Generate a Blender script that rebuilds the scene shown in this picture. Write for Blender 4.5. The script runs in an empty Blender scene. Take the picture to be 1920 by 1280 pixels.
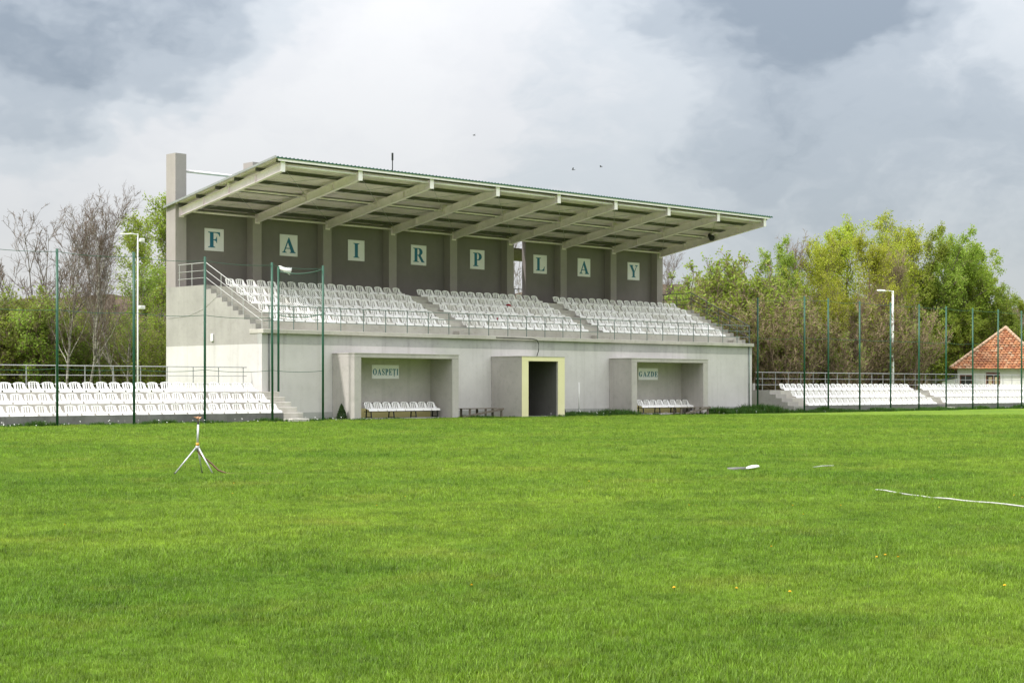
import bpy, bmesh, math, random
import numpy as np
from mathutils import Vector, Matrix

random.seed(7)
SC = bpy.context.scene
COL = SC.collection
R = math.radians

# ------------------------------------------------------------------ camera
YAW = 0.7758
cam_d = bpy.data.cameras.new('camera')
cam = bpy.data.objects.new('camera', cam_d)
COL.objects.link(cam)
cam.location = (-39.524, -54.942, 1.40)
cam.rotation_euler = (R(90), 0, -YAW)
cam_d.sensor_width = 36.0
cam_d.lens = 57.335
cam_d.shift_y = 0.0443
cam_d.clip_start = 0.1
cam_d.clip_end = 6000
SC.camera = cam

# ------------------------------------------------------------------ exposure
SC.view_settings.view_transform = 'Standard'
SC.view_settings.look = 'None'
SC.view_settings.exposure = 1.12
SC.view_settings.gamma = 1.0
SC.view_settings.use_curve_mapping = False
SC.cycles.max_bounces = 8
SC.cycles.diffuse_bounces = 4
SC.cycles.transparent_max_bounces = 8

# ------------------------------------------------------------------ sun
TO_SUN = Vector((-1.0, 0.27, 1.15)).normalized()
SUN_EL = math.asin(TO_SUN.z)
SUN_AZ = math.atan2(TO_SUN.x, TO_SUN.y)
sun_d = bpy.data.lights.new('sun', 'SUN')
sun_d.energy = 1.75
sun_d.angle = R(2.0)
sun_d.color = (1.0, 0.96, 0.90)
sun = bpy.data.objects.new('sun', sun_d)
COL.objects.link(sun)
sun.location = (-30, 10, 40)
sun.rotation_euler = (-TO_SUN).to_track_quat('-Z', 'Y').to_euler()

# ------------------------------------------------------------------ sky: broken grey cloud over a Nishita sky
W = bpy.data.worlds.new('World')
SC.world = W
W.use_nodes = True
nt = W.node_tree
nt.nodes.clear()


class N:
    """tiny node helper"""
    def __init__(self, tree):
        self.t = tree

    def new(self, kind, **kw):
        n = self.t.nodes.new(kind)
        for k, v in kw.items():
            setattr(n, k, v)
        return n

    def put(self, sock, v):
        if hasattr(v, 'is_linked'):
            self.t.links.new(v, sock)
        elif v is not None:
            sock.default_value = v

    def math(self, op, a, b=None, c=None, clamp=False):
        n = self.new('ShaderNodeMath', operation=op, use_clamp=clamp)
        for i, v in enumerate((a, b, c)):
            if v is not None:
                self.put(n.inputs[i], v)
        return n.outputs[0]

    def vmath(self, op, a, b=None, scale=None):
        n = self.new('ShaderNodeVectorMath', operation=op)
        self.put(n.inputs[0], a)
        if b is not None:
            self.put(n.inputs[1], b)
        if scale is not None:
            self.put(n.inputs['Scale'], scale)
        return n.outputs['Value'] if op in ('DOT_PRODUCT', 'LENGTH') else n.outputs[0]

    def noise(self, vec, scale, detail=4, rough=0.55, lac=2.0, dist=0.0, color=False):
        n = self.new('ShaderNodeTexNoise')
        self.put(n.inputs['Vector'], vec)
        n.inputs['Scale'].default_value = scale
        n.inputs['Detail'].default_value = detail
        n.inputs['Roughness'].default_value = rough
        n.inputs['Lacunarity'].default_value = lac
        n.inputs['Distortion'].default_value = dist
        return n.outputs['Color' if color else 'Fac']

    def ramp(self, fac, stops, interp='LINEAR'):
        n = self.new('ShaderNodeValToRGB')
        n.color_ramp.interpolation = interp
        e = n.color_ramp.elements
        while len(e) < len(stops):
            e.new(0.5)
        for i, (p, c) in enumerate(stops):
            e[i].position = p
            e[i].color = (c[0], c[1], c[2], 1) if not isinstance(c, (int, float)) else (c, c, c, 1)
        self.put(n.inputs[0], fac)
        return n.outputs[0]

    def rng(self, v, a, b, c, d, smooth=False):
        n = self.new('ShaderNodeMapRange')
        if smooth:
            n.interpolation_type = 'SMOOTHSTEP'
        self.put(n.inputs[0], v)
        for i, x in enumerate((a, b, c, d)):
            n.inputs[i + 1].default_value = x
        return n.outputs[0]

    def mix(self, fac, a, b, blend='MIX'):
        n = self.new('ShaderNodeMix', data_type='RGBA', blend_type=blend)
        self.put(n.inputs[0], fac)
        for i, v in ((6, a), (7, b)):
            if isinstance(v, (tuple, list)):
                v = (v[0], v[1], v[2], 1)
            self.put(n.inputs[i], v)
        return n.outputs[2]

    def map(self, vec, scale=(1, 1, 1), loc=(0, 0, 0)):
        n = self.new('ShaderNodeMapping')
        self.put(n.inputs[0], vec)
        n.inputs['Scale'].default_value = scale
        n.inputs['Location'].default_value = loc
        return n.outputs[0]


def sky_dir(az_deg, el_deg):
    """compass direction: az measured from the stand's depth axis (+Y) towards +X"""
    a, e = R(az_deg), R(el_deg)
    return (math.sin(a) * math.cos(e), math.cos(a) * math.cos(e), math.sin(e))


k = N(nt)
tc = k.new('ShaderNodeTexCoord')
dirv = k.vmath('NORMALIZE', tc.outputs['Generated'])
warp1 = k.noise(k.map(dirv, (1, 1, 1.8)), 5.0, 5, 0.6, color=True)
warp = k.vmath('SCALE', k.vmath('SUBTRACT', warp1, (0.5, 0.5, 0.5)), scale=0.20)
dw = k.vmath('ADD', dirv, warp)
soft = k.noise(k.map(dw, (1, 1, 2.2), (3.1, 0.4, 1.7)), 3.2, 3, 0.5)
fine = k.noise(k.map(dw, (1, 1, 1.7), (0.7, 2.2, 5.0)), 11.0, 8, 0.58)
# cloud banks that hang over the ground: direction, inner and outer radius in degrees, darkness
LOBES = [(28.6, 15.0, 0, 8.5, 0.66), (34, 15.6, 0, 6.0, 0.42), (27.8, 9.8, 0, 4.5, 0.20),
         (53.3, 15.8, 0, 7.5, 0.58), (60, 9.0, 0, 12.0, 0.46), (51, 7.5, 0, 8.0, 0.16),
         (38.0, 9.6, 0, 10.0, -0.26), (31.0, 5.0, 0, 7.0, -0.16), (56.0, 2.0, 0, 4.5, -0.16),
         (63, 13.0, 0, 5.0, -0.16)]
acc = None
for az, el, r0, r1, w in LOBES:
    d = k.vmath('DOT_PRODUCT', k.vmath('NORMALIZE', dw), sky_dir(az, el))
    v = k.math('MULTIPLY', k.rng(d, math.cos(R(r1)), math.cos(R(r0)), 0, 1, True), w)
    acc = v if acc is None else k.math('ADD', acc, v)
dens = k.math('ADD', acc, k.math('MULTIPLY', k.math('SUBTRACT', soft, 0.5), 0.55))
dens = k.math('ADD', dens, k.math('MULTIPLY', k.math('SUBTRACT', fine, 0.5), 0.70))
dens = k.math('ADD', k.math('MULTIPLY', dens, 0.86), 0.25)
cloud = k.ramp(dens, [(0.0, (0.80, 0.795, 0.795)), (0.25, (0.745, 0.745, 0.755)), (0.5, (0.61, 0.64, 0.67)),
                      (0.75, (0.44, 0.48, 0.525)), (1.0, (0.27, 0.31, 0.36))], 'EASE')
# an overcast sky grows brighter from the horizon to the zenith
sep = k.new('ShaderNodeSeparateXYZ')
k.put(sep.inputs[0], dirv)
lift = k.math('ADD', 0.385, k.math('MULTIPLY', k.math('POWER', k.math('MAXIMUM', sep.outputs[2], 0.0), 1.5), 2.05))
cloud = k.vmath('SCALE', cloud, scale=lift)
sky = k.new('ShaderNodeTexSky', sky_type='NISHITA')
sky.sun_disc = False
sky.sun_elevation = SUN_EL
sky.sun_rotation = SUN_AZ
sky.air_density = 1.0
sky.dust_density = 1.5
bg1 = k.new('ShaderNodeBackground')
k.put(bg1.inputs[0], sky.outputs[0])
bg1.inputs[1].default_value = 0.10
bg2 = k.new('ShaderNodeBackground')
k.put(bg2.inputs[0], cloud)
bg2.inputs[1].default_value = 1.0
mixs = k.new('ShaderNodeMixShader')
mixs.inputs[0].default_value = 0.90
nt.links.new(bg1.outputs[0], mixs.inputs[1])
nt.links.new(bg2.outputs[0], mixs.inputs[2])
wo = k.new('ShaderNodeOutputWorld')
nt.links.new(mixs.outputs[0], wo.inputs[0])


# ------------------------------------------------------------------ materials
MATS = {}


def material(name):
    m = bpy.data.materials.new(name)
    m.use_nodes = True
    m.node_tree.nodes.clear()
    MATS[name] = m
    kk = N(m.node_tree)
    out = kk.new('ShaderNodeOutputMaterial')
    return m, kk, out


def principled(kk, out, color, rough=0.6, metal=0.0, normal=None, spec=0.5):
    p = kk.new('ShaderNodeBsdfPrincipled')
    if isinstance(color, (tuple, list)):
        color = (color[0], color[1], color[2], 1)
    kk.put(p.inputs['Base Color'], color)
    kk.put(p.inputs['Roughness'], rough)
    p.inputs['Metallic'].default_value = metal
    p.inputs['Specular IOR Level'].default_value = spec
    if normal is not None:
        kk.put(p.inputs['Normal'], normal)
    kk.t.links.new(p.outputs[0], out.inputs[0])
    return p


def bump(kk, h, strength=0.3, dist=0.01):
    b = kk.new('ShaderNodeBump')
    b.inputs['Strength'].default_value = strength
    b.inputs['Distance'].default_value = dist
    kk.put(b.inputs['Height'], h)
    return b.outputs[0]


def mineral(name, c0, c1, stain=(0.10, 0.10, 0.09), stain_amt=0.3, rough=0.85, streak=0.25, bumps=0.25):
    """concrete or plaster: broad mottling, rain streaks that run down, fine grain"""
    m, kk, out = material(name)
    pos = kk.new('ShaderNodeNewGeometry').outputs['Position']
    a = kk.noise(pos, 0.55, 6, 0.6)
    b = kk.noise(pos, 4.0, 6, 0.65)
    s = kk.noise(kk.map(pos, (2.2, 2.2, 0.12)), 1.3, 5, 0.65)
    g = kk.noise(pos, 60, 3, 0.6)
    col = kk.mix(kk.rng(a, 0.3, 0.7, 0, 1), c0, c1)
    col = kk.mix(kk.math('MULTIPLY', kk.rng(b, 0.52, 0.75, 0, 1), stain_amt), col, stain)
    col = kk.mix(kk.math('MULTIPLY', kk.rng(s, 0.52, 0.78, 0, 1), streak), col, stain)
    col = kk.mix(0.10, col, kk.ramp(g, [(0.3, 0.25), (0.7, 0.9)]), 'OVERLAY')
    principled(kk, out, col, rough, normal=bump(kk, kk.math('ADD', b, kk.math('MULTIPLY', g, 0.35)), bumps, 0.012), spec=0.3)
    return m


def plain(name, color, rough=0.5, metal=0.0, vary=0.12, scale=6.0, dirt=None, spec=0.5):
    m, kk, out = material(name)
    tcn = kk.new('ShaderNodeNewGeometry').outputs['Position']
    n = kk.noise(tcn, scale, 5, 0.6)
    f = kk.rng(n, 0.3, 0.7, 1 - vary, 1 + vary)
    col = kk.vmath('SCALE', color, scale=f)
    if dirt:
        d = kk.noise(tcn, scale * 2.3, 6, 0.7)
        col = kk.mix(kk.math('MULTIPLY', kk.rng(d, 0.55, 0.8, 0, 1), 0.6), col, dirt)
    principled(kk, out, col, rough, metal, spec=spec)
    return m


mineral('concrete', (0.31, 0.295, 0.275), (0.41, 0.39, 0.365), (0.20, 0.19, 0.17), 0.35, 0.9, 0.35, 0.35)
mineral('concrete_band', (0.33, 0.33, 0.315), (0.43, 0.43, 0.41), (0.17, 0.17, 0.16), 0.35, 0.9, 0.5)
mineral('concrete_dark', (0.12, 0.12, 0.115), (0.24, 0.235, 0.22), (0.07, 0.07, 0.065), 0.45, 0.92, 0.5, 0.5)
mineral('concrete_step', (0.40, 0.38, 0.34), (0.54, 0.52, 0.47), (0.26, 0.22, 0.16), 0.45, 0.9, 0.2)
mineral('wall_paint', (0.52, 0.498, 0.488), (0.63, 0.605, 0.592), (0.38, 0.36, 0.33), 0.26, 0.8, 0.50, 0.2)
mineral('plaster_grey', (0.39, 0.365, 0.345), (0.50, 0.47, 0.445), (0.22, 0.21, 0.19), 0.32, 0.88, 0.35, 0.3)
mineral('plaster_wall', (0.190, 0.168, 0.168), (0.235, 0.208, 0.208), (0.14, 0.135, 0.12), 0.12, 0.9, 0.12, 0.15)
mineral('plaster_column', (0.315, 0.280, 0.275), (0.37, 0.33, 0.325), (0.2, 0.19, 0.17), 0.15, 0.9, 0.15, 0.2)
mineral('yellow_paint', (0.74, 0.69, 0.40), (0.80, 0.75, 0.47), (0.5, 0.47, 0.28), 0.12, 0.7, 0.15, 0.1)
mineral('yellow_strip', (0.62, 0.55, 0.24), (0.68, 0.61, 0.28), (0.35, 0.32, 0.16), 0.2, 0.8, 0.3, 0.1)
mineral('house_plaster', (0.72, 0.71, 0.68), (0.80, 0.79, 0.76), (0.42, 0.36, 0.30), 0.25, 0.9, 0.35, 0.3)
mineral('passage_shade', (0.10, 0.095, 0.088), (0.14, 0.135, 0.125), (0.06, 0.06, 0.055), 0.25, 0.9, 0.3, 0.2)  # shade inside the doorway, put into a dark base colour
plain('steel_white', (0.86, 0.81, 0.84), 0.42, 0.0, 0.06, 3.0, (0.50, 0.44, 0.34))
plain('steel_beam', (0.88, 0.77, 0.84), 0.5, 0.0, 0.07, 2.0, (0.42, 0.38, 0.30))
plain('steel_purlin', (0.085, 0.08, 0.078), 0.6, 0.1, 0.2)
plain('galvanised', (0.33, 0.34, 0.34), 0.45, 0.4, 0.12, 9.0)
plain('rail_light', (0.50, 0.50, 0.49), 0.4, 0.2, 0.08, 9.0)
plain('rail_green', (0.15, 0.20, 0.185), 0.5, 0.2, 0.2, 9.0, (0.22, 0.15, 0.10))
plain('rail_dark', (0.10, 0.115, 0.11), 0.5, 0.2, 0.2, 9.0)
plain('post_green', (0.006, 0.070, 0.036), 0.45, 0.0, 0.2, 5.0, (0.02, 0.10, 0.06))
plain('sheet_top', (0.012, 0.085, 0.05), 0.4, 0.1, 0.15, 1.0)
plain('sheet_under', (0.77, 0.66, 0.72), 0.55, 0.0, 0.08, 1.2, (0.36, 0.35, 0.28))
plain('white_board', (0.89, 0.85, 0.94), 0.45, 0.0, 0.03, 3.0)
plain('blue_paint', (0.008, 0.155, 0.29), 0.5, 0.0, 0.05, 8.0)
plain('black_metal', (0.016, 0.020, 0.018), 0.5, 0.2, 0.2)
plain('rubber_black', (0.02, 0.02, 0.02), 0.7, 0.0, 0.2)
plain('hose_brown', (0.13, 0.06, 0.035), 0.6, 0.0, 0.2, 12)
plain('hose_white', (0.42, 0.42, 0.39), 0.6, 0.0, 0.15, 9, (0.30, 0.28, 0.22))
plain('white_plastic', (0.80, 0.80, 0.79), 0.38, 0.0, 0.04, 5)
plain('aluminium', (0.52, 0.53, 0.54), 0.35, 0.3, 0.06, 20)
plain('orange_plastic', (0.62, 0.30, 0.02), 0.45, 0.0, 0.08, 20)
plain('brass', (0.36, 0.20, 0.11), 0.35, 0.7, 0.2, 20)
plain('old_wood', (0.15, 0.125, 0.10), 0.85, 0.0, 0.35, 7.0, (0.12, 0.10, 0.08))
plain('brown_wood', (0.16, 0.055, 0.03), 0.7, 0.0, 0.3, 6.0)
plain('window_glass', (0.03, 0.032, 0.03), 0.12, 0.0, 0.3, 3.0)
plain('curtain', (0.45, 0.36, 0.22), 0.9, 0.0, 0.3, 8.0)
plain('red_cloth', (0.30, 0.012, 0.02), 0.9, 0.0, 0.2, 20)
plain('bird_dark', (0.03, 0.03, 0.035), 0.8, 0.0, 0.2, 30)
plain('petal_yellow', (0.85, 0.55, 0.015), 0.7, 0.0, 0.1, 50)
plain('petal_white', (0.82, 0.82, 0.78), 0.7, 0.0, 0.05, 50)

# seat plastic: each seat a little different in age
m, kk, out = material('seat_plastic')
oi = kk.new('ShaderNodeObjectInfo').outputs['Random']
n = kk.noise(kk.new('ShaderNodeNewGeometry').outputs['Position'], 9, 4, 0.6)
c = kk.ramp(oi, [(0.0, (0.88, 0.87, 0.865)), (0.6, (0.84, 0.83, 0.82)), (0.9, (0.78, 0.765, 0.74)), (1.0, (0.68, 0.66, 0.62))])
c = kk.mix(kk.math('MULTIPLY', kk.rng(n, 0.55, 0.8, 0, 1), 0.18), c, (0.55, 0.53, 0.48))
principled(kk, out, c, 0.42)

# clay tiles
m, kk, out = material('clay_tile')
gi = kk.new('ShaderNodeNewGeometry')
rp = gi.outputs['Random Per Island']
n = kk.noise(gi.outputs['Position'], 1.3, 6, 0.65)
c = kk.ramp(rp, [(0.0, (0.18, 0.058, 0.022)), (0.4, (0.27, 0.10, 0.036)), (0.75, (0.33, 0.14, 0.055)), (1.0, (0.31, 0.20, 0.12))])
c = kk.mix(kk.rng(n, 0.5, 0.72, 0, 0.55), c, (0.27, 0.19, 0.125))
principled(kk, out, c, 0.85)
plain('ridge_tile', (0.40, 0.27, 0.18), 0.85, 0, 0.3, 5)


def leafy(name, c0, c1, c2, trans=0.45):
    """leaves: colour changes from leaf to leaf and from tree to tree; some light comes through"""
    m, kk, out = material(name)
    g = kk.new('ShaderNodeNewGeometry')
    rp = g.outputs['Random Per Island']
    ob = kk.new('ShaderNodeObjectInfo').outputs['Random']
    c = kk.ramp(rp, [(0.0, c0), (0.5, c1), (1.0, c2)])
    hs = kk.new('ShaderNodeHueSaturation')
    kk.put(hs.inputs['Hue'], kk.rng(ob, 0, 1, 0.485, 0.515))
    kk.put(hs.inputs['Value'], kk.rng(ob, 0, 1, 0.85, 1.15))
    kk.put(hs.inputs['Color'], c)
    d = kk.new('ShaderNodeBsdfPrincipled')
    kk.put(d.inputs['Base Color'], hs.outputs[0])
    d.inputs['Roughness'].default_value = 0.6
    d.inputs['Specular IOR Level'].default_value = 0.25
    t = kk.new('ShaderNodeBsdfTranslucent')
    kk.put(t.inputs[0], hs.outputs[0])
    mx = kk.new('ShaderNodeMixShader')
    mx.inputs[0].default_value = trans
    kk.t.links.new(d.outputs[0], mx.inputs[1])
    kk.t.links.new(t.outputs[0], mx.inputs[2])
    kk.t.links.new(mx.outputs[0], out.inputs[0])


leafy('leaf_fresh', (0.18, 0.26, 0.035), (0.26, 0.35, 0.045), (0.35, 0.43, 0.08))
leafy('leaf_green', (0.20, 0.275, 0.035), (0.285, 0.365, 0.045), (0.37, 0.45, 0.075))
leafy('leaf_yellow', (0.28, 0.335, 0.025), (0.37, 0.43, 0.035), (0.45, 0.49, 0.07))
leafy('leaf_shrub', (0.15, 0.20, 0.035), (0.215, 0.27, 0.045), (0.29, 0.34, 0.07))
leafy('leaf_conifer', (0.02, 0.055, 0.015), (0.035, 0.08, 0.02), (0.05, 0.10, 0.025), 0.15)
leafy('leaf_weed', (0.03, 0.085, 0.012), (0.05, 0.12, 0.016), (0.08, 0.16, 0.025), 0.3)
plain('bark_grey', (0.17, 0.145, 0.12), 0.9, 0, 0.35, 5)
plain('bark_brown', (0.19, 0.135, 0.095), 0.9, 0, 0.35, 5)
plain('twig_brown', (0.25, 0.185, 0.125), 0.9, 0, 0.3, 2)
plain('twig_tan', (0.33, 0.245, 0.155), 0.9, 0, 0.3, 1.5)
plain('twig_grey', (0.15, 0.108, 0.083), 0.9, 0, 0.3, 2)

# birch bark: pale low down on the stem, with dark bands
m, kk, out = material('bark_birch')
gp = kk.new('ShaderNodeNewGeometry').outputs['Position']
n = kk.noise(kk.map(gp, (3, 3, 9)), 1.0, 4, 0.7)
principled(kk, out, kk.ramp(n, [(0.40, (0.10, 0.085, 0.075)), (0.58, (0.34, 0.31, 0.27)), (1.0, (0.46, 0.43, 0.39))]), 0.85)

# lawn
def lawn_colour(kk, bright=1.0):
    pos = kk.new('ShaderNodeNewGeometry').outputs['Position']
    flat = kk.map(pos, (1, 1, 0))
    a = kk.noise(flat, 0.16, 4, 0.6)
    b = kk.noise(flat, 0.9, 5, 0.65)
    d = kk.noise(kk.map(flat, (1, 1, 0), (14, 3, 0)), 0.45, 5, 0.7)
    c = kk.mix(kk.rng(a, 0.32, 0.68, 0, 1), (0.124, 0.236, 0.016), (0.215, 0.325, 0.028))
    c = kk.mix(kk.math('MULTIPLY', kk.rng(b, 0.46, 0.70, 0, 1), 0.80), c, (0.080, 0.165, 0.010))
    c = kk.mix(kk.math('MULTIPLY', kk.rng(d, 0.54, 0.72, 0, 1), 0.60), c, (0.27, 0.30, 0.045))
    e = kk.noise(kk.map(flat, (1, 1, 0), (5, 9, 0)), 3.2, 4, 0.7)
    c = kk.vmath('SCALE', c, scale=kk.rng(e, 0.3, 0.7, 0.82, 1.16))
    return c, flat


m, kk, out = material('lawn_ground')
c, flat = lawn_colour(kk)
f1 = kk.noise(flat, 7.0, 8, 0.75)
f2 = kk.noise(flat, 40.0, 4, 0.7)
c = kk.vmath('SCALE', c, scale=kk.math('MULTIPLY', kk.rng(f1, 0.25, 0.75, 0.65, 1.25), kk.rng(f2, 0.25, 0.75, 0.7, 1.25)))
principled(kk, out, c, 0.9, normal=bump(kk, kk.math('ADD', f1, f2), 0.9, 0.08), spec=0.15)

m, kk, out = material('grass_blade')
c, flat = lawn_colour(kk)
oi = kk.new('ShaderNodeObjectInfo').outputs['Random']
ri = kk.new('ShaderNodeNewGeometry').outputs['Random Per Island']
c = kk.vmath('SCALE', c, scale=kk.math('MULTIPLY', kk.rng(oi, 0, 1, 0.66, 1.36), kk.rng(ri, 0, 1, 0.6, 1.45)))
c = kk.mix(kk.rng(ri, 0.90, 1.0, 0, 0.6), c, (0.36, 0.36, 0.13))
d = kk.new('ShaderNodeBsdfPrincipled')
kk.put(d.inputs['Base Color'], c)
d.inputs['Roughness'].default_value = 0.5
d.inputs['Specular IOR Level'].default_value = 0.3
t = kk.new('ShaderNodeBsdfTranslucent')
kk.put(t.inputs[0], c)
mx = kk.new('ShaderNodeMixShader')
mx.inputs[0].default_value = 0.42
kk.t.links.new(d.outputs[0], mx.inputs[1])
kk.t.links.new(t.outputs[0], mx.inputs[2])
kk.t.links.new(mx.outputs[0], out.inputs[0])

# wooded hill
m, kk, out = material('hill_wood')
gp = kk.new('ShaderNodeNewGeometry').outputs['Position']
n1 = kk.noise(gp, 0.25, 8, 0.75)
n2 = kk.noise(gp, 0.03, 4, 0.6)
c = kk.mix(kk.rng(n1, 0.35, 0.65, 0, 1), (0.085, 0.068, 0.052), (0.20, 0.15, 0.105))
c = kk.mix(kk.rng(n2, 0.5, 0.7, 0, 0.5), c, (0.13, 0.16, 0.05))
principled(kk, out, c, 0.95, normal=bump(kk, n1, 1.0, 3.0), spec=0.1)


# ------------------------------------------------------------------ mesh helpers
OFF = {}          # world position of every parent's origin


def link(o, parent=None):
    COL.objects.link(o)
    if parent is not None:
        o.parent = parent
    return o


def empty(name, loc=(0, 0, 0), label=None, cat=None, group=None, kind=None):
    o = bpy.data.objects.new(name, None)
    o.empty_display_size = 0.2
    COL.objects.link(o)
    o.location = loc
    OFF[o.name] = Vector(loc)
    return tag(o, label, cat, group, kind)


def tag(o, label=None, cat=None, group=None, kind=None):
    if label:
        o['label'] = label
    if cat:
        o['category'] = cat
    if group:
        o['group'] = group
    if kind:
        o['kind'] = kind
    return o


def off(parent):
    return OFF.get(parent.name, Vector((0, 0, 0))) if parent is not None else Vector((0, 0, 0))


def obj(name, verts, faces, mat, parent=None, smooth=False, mats=None, fmat=None, origin=None):
    """one mesh object; verts are world coordinates, stored relative to the parent's (or own) origin"""
    if parent is not None:
        base = off(parent)
    else:
        base = Vector(origin) if origin is not None else Vector((0, 0, 0))
    V = np.asarray(verts, dtype=np.float32) - np.array(base, dtype=np.float32)
    me = bpy.data.meshes.new(name)
    me.from_pydata(V.tolist(), [], [list(map(int, f)) for f in faces])
    for mm in (mats or [mat]):
        me.materials.append(MATS[mm])
    if fmat is not None:
        me.polygons.foreach_set('material_index', np.asarray(fmat, dtype=np.int32))
    if smooth:
        me.polygons.foreach_set('use_smooth', np.ones(len(me.polygons), dtype=bool))
    me.update()
    o = bpy.data.objects.new(name, me)
    link(o, parent)
    if parent is None:
        o.location = base
    OFF[o.name] = base
    return o


class MB:
    """collects boxes, prisms and tubes in world coordinates for ONE mesh"""
    def __init__(self):
        self.v, self.f = [], []

    def add(self, verts, faces):
        b = len(self.v)
        self.v += [tuple(p) for p in verts]
        self.f += [[b + i for i in f] for f in faces]
        return self

    def box(self, x0, x1, y0, y1, z0, z1):
        return self.add([(x0, y0, z0), (x1, y0, z0), (x1, y1, z0), (x0, y1, z0),
                         (x0, y0, z1), (x1, y0, z1), (x1, y1, z1), (x0, y1, z1)],
                        [(0, 3, 2, 1), (4, 5, 6, 7), (0, 1, 5, 4), (1, 2, 6, 5), (2, 3, 7, 6), (3, 0, 4, 7)])

    def prism_x(self, prof, x0, x1):
        """profile of (y, z), extruded along X"""
        n = len(prof)
        v = [(x0, y, z) for y, z in prof] + [(x1, y, z) for y, z in prof]
        f = [list(range(n))[::-1], list(range(n, 2 * n))]
        f += [(i, (i + 1) % n, n + (i + 1) % n, n + i) for i in range(n)]
        return self.add(v, f)

    def tube(self, pts, r, n=8, caps=True):
        pts = [Vector(p) for p in pts]
        rs = r if isinstance(r, (list, tuple)) else [r] * len(pts)
        vs, fs = [], []
        ref = None
        for i, p in enumerate(pts):
            d = (pts[min(i + 1, len(pts) - 1)] - pts[max(i - 1, 0)]).normalized()
            if ref is None:
                ref = Vector((0, 0, 1)) if abs(d.z) < 0.9 else Vector((1, 0, 0))
            a = d.cross(ref).normalized()
            b = d.cross(a).normalized()
            for j in range(n):
                t = 2 * math.pi * j / n
                vs.append(p + (a * math.cos(t) + b * math.sin(t)) * rs[i])
        for i in range(len(pts) - 1):
            for j in range(n):
                fs.append((i * n + j, i * n + (j + 1) % n, (i + 1) * n + (j + 1) % n, (i + 1) * n + j))
        if caps:
            fs.append(list(range(n)))
            fs.append([(len(pts) - 1) * n + j for j in range(n)][::-1])
        return self.add(vs, fs)

    def bar(self, p0, p1, w, h, up=(0, 0, 1)):
        """square bar of width w (sideways) and height h between two points"""
        p0, p1 = Vector(p0), Vector(p1)
        d = (p1 - p0).normalized()
        s = d.cross(Vector(up)).normalized() * (w / 2)
        u = s.cross(d).normalized() * (h / 2)
        v = [p0 - s - u, p0 + s - u, p0 + s + u, p0 - s + u, p1 - s - u, p1 + s - u, p1 + s + u, p1 - s + u]
        return self.add(v, [(0, 1, 2, 3), (7, 6, 5, 4), (0, 4, 5, 1), (1, 5, 6, 2), (2, 6, 7, 3), (3, 7, 4, 0)])

    def build(self, name, mat, parent=None, smooth=False, bevel=0.0, origin=None):
        o = obj(name, self.v, self.f, mat, parent, smooth, origin=origin)
        bm = bmesh.new()
        bm.from_mesh(o.data)
        if bevel > 0:
            bmesh.ops.bevel(bm, geom=[e for e in bm.edges if e.calc_face_angle(0) > 0.6], offset=bevel,
                            segments=1, affect='EDGES')
        bmesh.ops.recalc_face_normals(bm, faces=bm.faces)
        bm.to_mesh(o.data)
        bm.free()
        return o


def box(name, x0, x1, y0, y1, z0, z1, mat, parent=None, bevel=0.0):
    return MB().box(x0, x1, y0, y1, z0, z1).build(name, mat, parent, bevel=bevel)


ORD = ['first', 'second', 'third', 'fourth', 'fifth', 'sixth', 'seventh', 'eighth', 'ninth', 'tenth', 'eleventh',
       'twelfth', 'thirteenth', 'fourteenth', 'fifteenth', 'sixteenth', 'seventeenth', 'eighteenth', 'nineteenth',
       'twentieth', 'twenty-first', 'twenty-second', 'twenty-third', 'twenty-fourth', 'twenty-fifth', 'twenty-sixth', 'twenty-seventh',
       'twenty-eighth', 'twenty-ninth', 'thirtieth', 'thirty-first', 'thirty-second']

# ------------------------------------------------------------------ ground
g = obj('ground', [(-3000, -3000, 0), (3000, -3000, 0), (3000, 3000, 0), (-3000, 3000, 0)], [(0, 1, 2, 3)], 'lawn_ground')
tag(g, 'mown green football pitch and the ground around it', 'ground', kind='structure')

# hill: a wooded ridge behind the stand
fwv = np.array([math.sin(YAW), math.cos(YAW)])
rtv = np.array([math.cos(YAW), -math.sin(YAW)])
rs = np.random.RandomState(5)
us = np.linspace(-420, 420, 260)
ds = np.linspace(0, 260, 40)
hv, hf = [], []
for j, dd in enumerate(ds):
    for i, u in enumerate(us):
        base = 23.5 + 2.5 * math.sin(u / 70.0 + 1) + 1.6 * math.sin(u / 23.0) - 0.006 * (u + 60)
        t = min(1, dd / 90.0)
        z = base * (t * t * (3 - 2 * t)) + (rs.rand() - 0.5) * 2.4 * t - 0.5 * (1 - t)
        p = np.array([-39.5, -54.9]) + fwv * (330 + dd) + rtv * (u + (rs.rand() - 0.5) * 2)
        hv.append((p[0], p[1], z))
nu = len(us)
for j in range(len(ds) - 1):
    for i in range(nu - 1):
        hf.append((j * nu + i, j * nu + i + 1, (j + 1) * nu + i + 1, (j + 1) * nu + i))
tag(obj('hill', hv, hf, 'hill_wood'), 'low brown wooded hill far behind the stand', 'hill', kind='structure')

# ------------------------------------------------------------------ grandstand
L = 32.9
ST = empty('grandstand', (16.45, 3.5, 0), 'grey concrete grandstand with cantilever roof and dugouts at its foot', 'grandstand')
SY = lambda i: 0.04 + 0.4035 * i          # front edge of step i
SZ = lambda i: 3.78 + 0.196 * i           # top of step i
BAYX = [0.30 + 4.05 * i for i in range(9)]

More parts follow.
